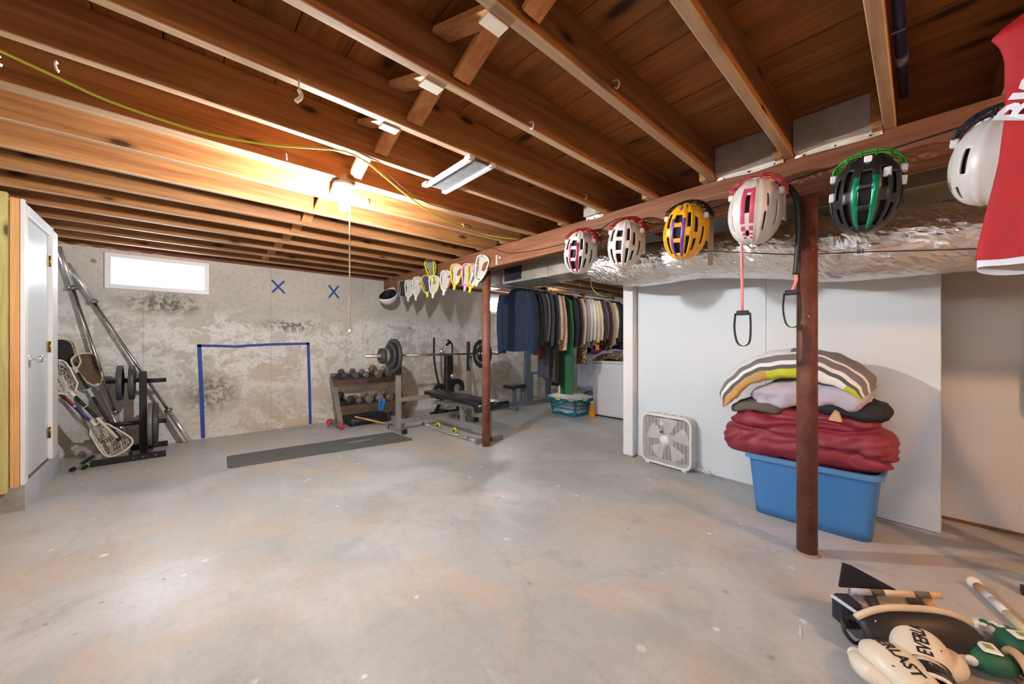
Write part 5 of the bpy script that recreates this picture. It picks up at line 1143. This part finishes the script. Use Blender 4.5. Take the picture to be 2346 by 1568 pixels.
tag(MB().prism([(.30, .70), (.36, .705), (.335, .755), (.315, .745)], lambda y, z: (2.868, y, z), lambda y, z: (2.90, y, z + .01)).build('tan_tag', P(206, 172, 130, .7)), 'tan fabric corner sticking out of the black blanket', 'cloth')
LAV = P(186, 178, 192, .8, var=.06); 
def lav(p, d):
    w = wr(p, 12, 6, .045) + .010 * math.sin(p.y * 40 + p.z * 30); return p + Vector((d.x, d.y, d.z * .6)) * w + Vector((0, 0, -.05 * max(0, p.y / .3) ** 2))
puff('bed_sheet', 'rumpled lavender grey sheet stuffed under the striped comforter', 'sheet', (3.07, .50, .835), (.185, .31, .085), LAV, lav)
# arched striped comforter on top
t = thing('comforter', 'arched grey and white striped comforter with lime panels on top', 'comforter', (3.12, .55, 1.0)); ms = [P(232, 230, 224, .75, var=.04), P(116, 116, 124, .75, var=.08), P(84, 84, 90, .75, var=.1), P(190, 196, 40, .7, var=.12), P(190, 150, 92, .75)]
arc = smooth_path([(1.005, .735), (.955, .83), (.86, .945), (.74, 1.025), (.60, 1.062), (.46, 1.062), (.33, 1.02), (.23, .955), (.165, .88)], 10)if False else None
ap = [(.985, .735), (.935, .835), (.85, .935), (.74, 1.005), (.61, 1.04), (.48, 1.045), (.36, 1.015), (.25, .955), (.175, .885)]
apath = smooth_path([(0, a, b) for a, b in ap], 10); NA = len(apath)
def arch(u, v):
    i = v * (NA - 1); k = min(int(i), NA - 2); p = apath[k].lerp(apath[k + 1], i - k); d = (apath[k + 1] - apath[k]).normalized(); nrm = Vector((0, -d.z, d.y)); nrm = -nrm if nrm.z < 0 and abs(nrm.z) > .02 else nrm
    if v < .5 and nrm.y < 0 and nrm.z < .3: nrm = -nrm
    a = 2 * math.pi * u; s_ = lambda q, e: math.copysign(abs(q) ** e, q)
    hx_ = .20; th = .058 * (1 - .25 * abs(2 * v - 1) ** 4) * (1 + .4 * math.sin(math.pi * v)); X = s_(math.cos(a), .6) * hx_; Z = s_(math.sin(a), .75) * th
    w = .0025 * math.sin(v * 60 + X * 18) + .014 * mn.noise(Vector((X * 5, v * 9, Z * 12)))
    end = min(1, 14 * min(v, 1 - v) + .25)
    fl2 = -.045 * (X / hx_) if X < 0 else 0
    q = Vector((3.10 + X * (1 + w) - .02, p.y, p.z)) + nrm * (Z * end + w) - nrm * (.06 * max(0, -X / hx_) ** 1.5)
    return q
m = MB(); NU = 48; NV = 72; m.grid(arch, NU, NV, closeu=True)
for q in range(len(m.f)):
    u = (q % NU + .5) / NU; v = (q // NU + .5) / (NV - 1); a = math.degrees(2 * math.pi * u) % 360
    if a < 118: k = 0
    elif a < 140: k = 1
    elif a < 154: k = 0
    elif a < 170: k = 2
    elif a < 250: k = (0 if (.70 < v < .88) else 3) if v > .42 else 4
    else: k = 3
    if 40 < a < 110 and v > .55: k = 1
    m.mi[q] = k
m.build('fabric', ms, t)
# ---------------------------------------------------------------- stepladder standing just out of view, pale panel
t = thing('stepladder', 'grey aluminium stepladder leg with black rubber foot by the recessed wall', 'ladder', (3.0, -.55, 0)); LA = P(150, 150, 150, .4, .7)
for (x0, y0), (x1, y1), zt in (((2.905, -.35), (3.06, -.56), 1.16), ((2.98, -.80), (3.08, -.64), 1.16), ((3.36, -.42), (3.16, -.58), 1.14), ((3.40, -.80), (3.18, -.64), 1.14)):
    MB().bar((x0, y0, .02), (x1, y1, zt), .03, .05, (1, 0, 0)).build('rail', LA, t); MB().box(x0 - .024, x0 + .024, y0 - .03, y0 + .03, 0, .035, .004).build('rubber_foot', BLACK, t)
for k in range(1, 4):
    f = k / 4.2; MB().bar((lin(2.905, 3.06, f), lin(-.35, -.56, f), .02 + 1.14 * f), (lin(2.98, 3.08, f), lin(-.80, -.64, f), .02 + 1.14 * f), .08, .02, (0, 0, 1)).build('step', LA, t)
MB().box(3.03, 3.20, -.67, -.53, 1.14, 1.17, .006).build('top_cap', LA, t)
t = thing('foam_board', 'pale blue rounded panel edge at the recessed wall', 'panel', (3.70, -.62, .9)); MB().prism([(a, b) for a, b in [(x * 1.0 - .66, y + .70) for x, y in rr(.46, .62, .07)]], lambda y, z: (3.735, y, z), lambda y, z: (3.757, y, z)).build('sheet', P(196, 216, 226, .5), t)
# ---------------------------------------------------------------- sports gear on the floor, lower right
LEA = P(226, 218, 200, .38, var=.04, scale=5, bump=.1, bs=90); GB = P(28, 28, 36, .45)
def glove(label, loc, rz, mirror, flip=False, logo=None, tx=None, palm_up=False):
    t = thing('boxing_glove', label, 'boxing glove', loc, (0, 0, rz)); e = mirror
    def fist(u, v):
        a = 2 * math.pi * u; s_ = lambda q, k: math.copysign(abs(q) ** k, q)
        y = lin(-.02, .20, v); w = 1.12 * (.052, .060, .066, .070, .072, .070, .064, .052, .034, .006)[round(v * 9)]; h = (.046, .050, .056, .062, .066, .066, .062, .050, .032, .006)[round(v * 9)]
        return (s_(math.cos(a), .75) * w, y, .066 + s_(math.sin(a), .75) * h)
    MB().grid(fist, 28, 10, closeu=True).build('fist', LEA, t, local=True, sub=1)
    MB().tube(smooth_path([(e * .050, .01, .06), (e * .082, .055, .062), (e * .088, .10, .060), (e * .070, .145, .055)], 4), [.022 + .010 * math.sin(i / 12 * 3.14) for i in range(13)], 12).build('thumb', LEA, t, local=True)
    MB().ball((e * .062, .155, .054), .024, 10, 8).build('thumb_tip', LEA, t, local=True)
    MB().grid(lambda u, v: (math.cos(2 * math.pi * u) * lin(.052, .058, v), lin(-.015, -.11, v), .062 + math.sin(2 * math.pi * u) * lin(.047, .05, v)), 24, 5, closeu=True).build('cuff', LEA, t, local=True, solid=.008)
    MB().grid(lambda u, v: (math.cos(2 * math.pi * u) * .0605, lin(-.045, -.10, v), .062 + math.sin(2 * math.pi * u) * .0535), 24, 3, closeu=True).build('wrist_strap', GB, t, local=True, solid=.003)
    MB().tube(smooth_path([(e * .045, .035, .118), (e * .066, .075, .10), (e * .068, .12, .09)], 5), .0022, 5).build('seam', GB, t, local=True)
    m = MB(); vs, fs = text_mesh('EVERLAST', .040, .0005, .0007)
    def on(v, s):   # wrap lettering over the top of the fist, reading along the glove
        y = s + v.x * .92; x = (v.y - .014) * 1.25; return y, x
    for v in vs: pass
    def place(v):
        y, x = (.175 - v.x, (v.y - .014) * 1.3) if flip else (-.01 + v.x, -(v.y - .014) * 1.3); k = (y + .02) / .22; k = max(0, min(.999, k)); 
        W9 = (.052, .060, .066, .070, .072, .070, .064, .052, .034, .006); H9 = (.046, .050, .056, .062, .066, .066, .062, .050, .032, .006); q = k * 9; i = min(int(q), 8); w = 1.12 * lin(W9[i], W9[i + 1], q - i); h = lin(H9[i], H9[i + 1], q - i)
        c_ = max(-.98, min(.98, x / w)); a = math.acos(math.copysign(abs(c_) ** (1 / .75), c_)); return Vector((x, y, .066 + math.sin(a) ** .75 * h * .985 + .0022 + v.z))
    tag(m.add([place(v) for v in vs], fs).build('lettering', GB, t, local=True), kind='stuff')
    MB().prism([(-.03, -.06), (0, -.052), (.03, -.062), (.028, -.072), (.004, -.064), (-.026, -.075)], lambda x, y: (x, y, .1155 - abs(x) * .25), lambda x, y: (x, y, .1175 - abs(x) * .25)).build('swoosh_mark', P(214, 216, 210, .5), t, local=True)
    return t
glove('cream boxing glove with thumb showing, lying beside the other glove', (1.725, -.005, 0), math.radians(-44), -1, flip=True)
glove('cream boxing glove with black wrist strap lying against the black guard', (1.875, -.015, 0), math.radians(-78), 1)
# leg guard: curved black shell with cream rim, straps and pads
t = thing('leg_guard', 'black curved leg guard with cream rim and strapped pad behind the gloves', 'guard', (2.06, .015, 0), (0, 0, math.radians(-47)))
def lg(u, v): 
    a = lin(-1.35, 1.35, v); return (.20 * (2 * u - 1) , .085 * math.sin(a) * (1 - .25 * abs(2 * u - 1) ** 3), .012 + .135 * math.cos(a) * (1 - .35 * abs(2 * u - 1) ** 3) )
MB().grid(lg, 18, 14).build('shell', P(24, 24, 28, .5), t, local=True, solid=.012)
MB().tube([Vector(lg(u / 20, 0.03)) for u in range(21)], .011, 8).build('rim', P(206, 190, 164, .6), t, local=True)
MB().tube([Vector(lg(u / 20, .5)) + Vector((0, 0, .012)) for u in range(21)], .012, 8).build('top_rim', P(214, 196, 168, .6), t, local=True)
for x, w, mm in ((-.10, .05, P(176, 172, 178, .8)), (-.045, .035, P(96, 92, 86, .8)), (.03, .11, P(224, 196, 160, .8)), (.12, .045, P(112, 100, 86, .8)), (.165, .04, P(222, 176, 124, .8))):
    MB().grid(lambda u, v: (x + (u - .5) * w, .075 + .055 * math.sin(v * 3.0), .075 + .085 * v), 5, 7).build('strap_pad', mm, t, local=True, solid=.022)
MB().box(-.20, -.125, .05, .13, .02, .13, .015).build('end_pad', P(30, 32, 46, .8), t, local=True)
MB().prism([(-.16, .0), (.06, .0), (-.11, .09), (-.145, .10)], lambda x, z: (x, .13, .145 + z), lambda x, z: (x, .138, .145 + z)).build('flap', P(30, 32, 46, .8), t, local=True)
MB().tube([(-.215, .10, .13), (-.17, .02, .11), (-.15, -.03, .12)], .007, 6).build('buckle_strap', P(190, 200, 206, .4), t, local=True)
MB().tube(smooth_path([(-.225, .03, .09), (-.24, .0, .06), (-.22, -.02, .03), (-.18, -.01, .03)], 4), .007, 6).build('buckle', GB, t, local=True)
# lacrosse gloves (green) with cream cuffs
GN, OC = P(24, 92, 66, .6), P(206, 168, 136, .6)
def lglove(label, loc, rz, rx_=0):
    t = thing('sports_glove', label, 'glove', loc, (rx_, 0, rz))
    MB().ball((0, .03, .045), (.06, .075, .04), 18, 12).build('palm', GN, t, local=True)
    for i, (x, L) in enumerate(((-.042, .085), (-.014, .10), (.016, .098), (.044, .08))):
        f = MB(); 
        for k in range(3): f.ball((x, .085 + k * L * .36, .05 - .010 * k), (.0145, L * .22, .016), 10, 7)
        f.build('finger', (P(226, 224, 220, .6), GN)[i % 2], t, local=True)
    MB().tube(smooth_path([(.05, .01, .04), (.082, .04, .038), (.088, .085, .034)], 4), [.017] * 9, 9).build('thumb', P(222, 214, 206, .6), t, local=True)
    MB().tube([(.058 * math.cos(a), -.045, .045 + .040 * math.sin(a)) for a in [i * math.pi / 10 for i in range(20)]], .014, 7, closed=True).build('cuff_roll', OC, t, local=True)
    MB().tube([(.064 * math.cos(a), -.085, .05 + .044 * math.sin(a)) for a in [i * math.pi / 10 for i in range(20)]], .015, 7, closed=True).build('cuff_roll', GN, t, local=True)
    MB().box(-.03, .03, .0, .05, .083, .09, .004).build('back_plate', P(228, 230, 228, .5), t, local=True); MB().box(-.012, .012, .015, .035, .089, .092).build('emblem', P(120, 160, 60, .5), t, local=True)
lglove('green and white padded glove lying with a pale back plate', (2.13, -.19, 0), math.radians(20)); lglove('green padded glove with cream cuff rolls under the wrapped stick', (2.28, -.27, 0), math.radians(-60))
t = thing('wrapped_stick', 'stick with white knob and taped handle lying towards the recessed wall', 'stick', (2.8, -.18, 0))
sp, ep = Vector((2.82, -.172, .026)), Vector((2.10, -.42, .017)); dd = (ep - sp).normalized(); LL = (ep - sp).length
for a, b, mm in ((.06, .13, P(170, 128, 90, .6)), (.13, .20, P(196, 196, 200, .6)), (.20, .32, P(216, 216, 222, .6)), (.32, .55, P(214, 200, 166, .6)), (.55, 1.0, P(150, 112, 80, .6))): MB().cyl(sp + dd * LL * a, sp + dd * LL * b, .0155, n=10).build('tape_wrap', mm, t)
MB().ball(sp + dd * .02, .026, 12, 9).build('knob', P(230, 222, 212, .5), t)
tag(MB().prism([(.0, 0), (.06, .01), (.07, .02), (.005, .012)], lambda x, y: (1.83 + x, .31 + y, .0), lambda x, y: (1.83 + x, .31 + y, .002)).build('paper_scrap', P(196, 212, 226, .6)), 'small pale blue scrap lying on the floor beside the gloves', 'scrap')
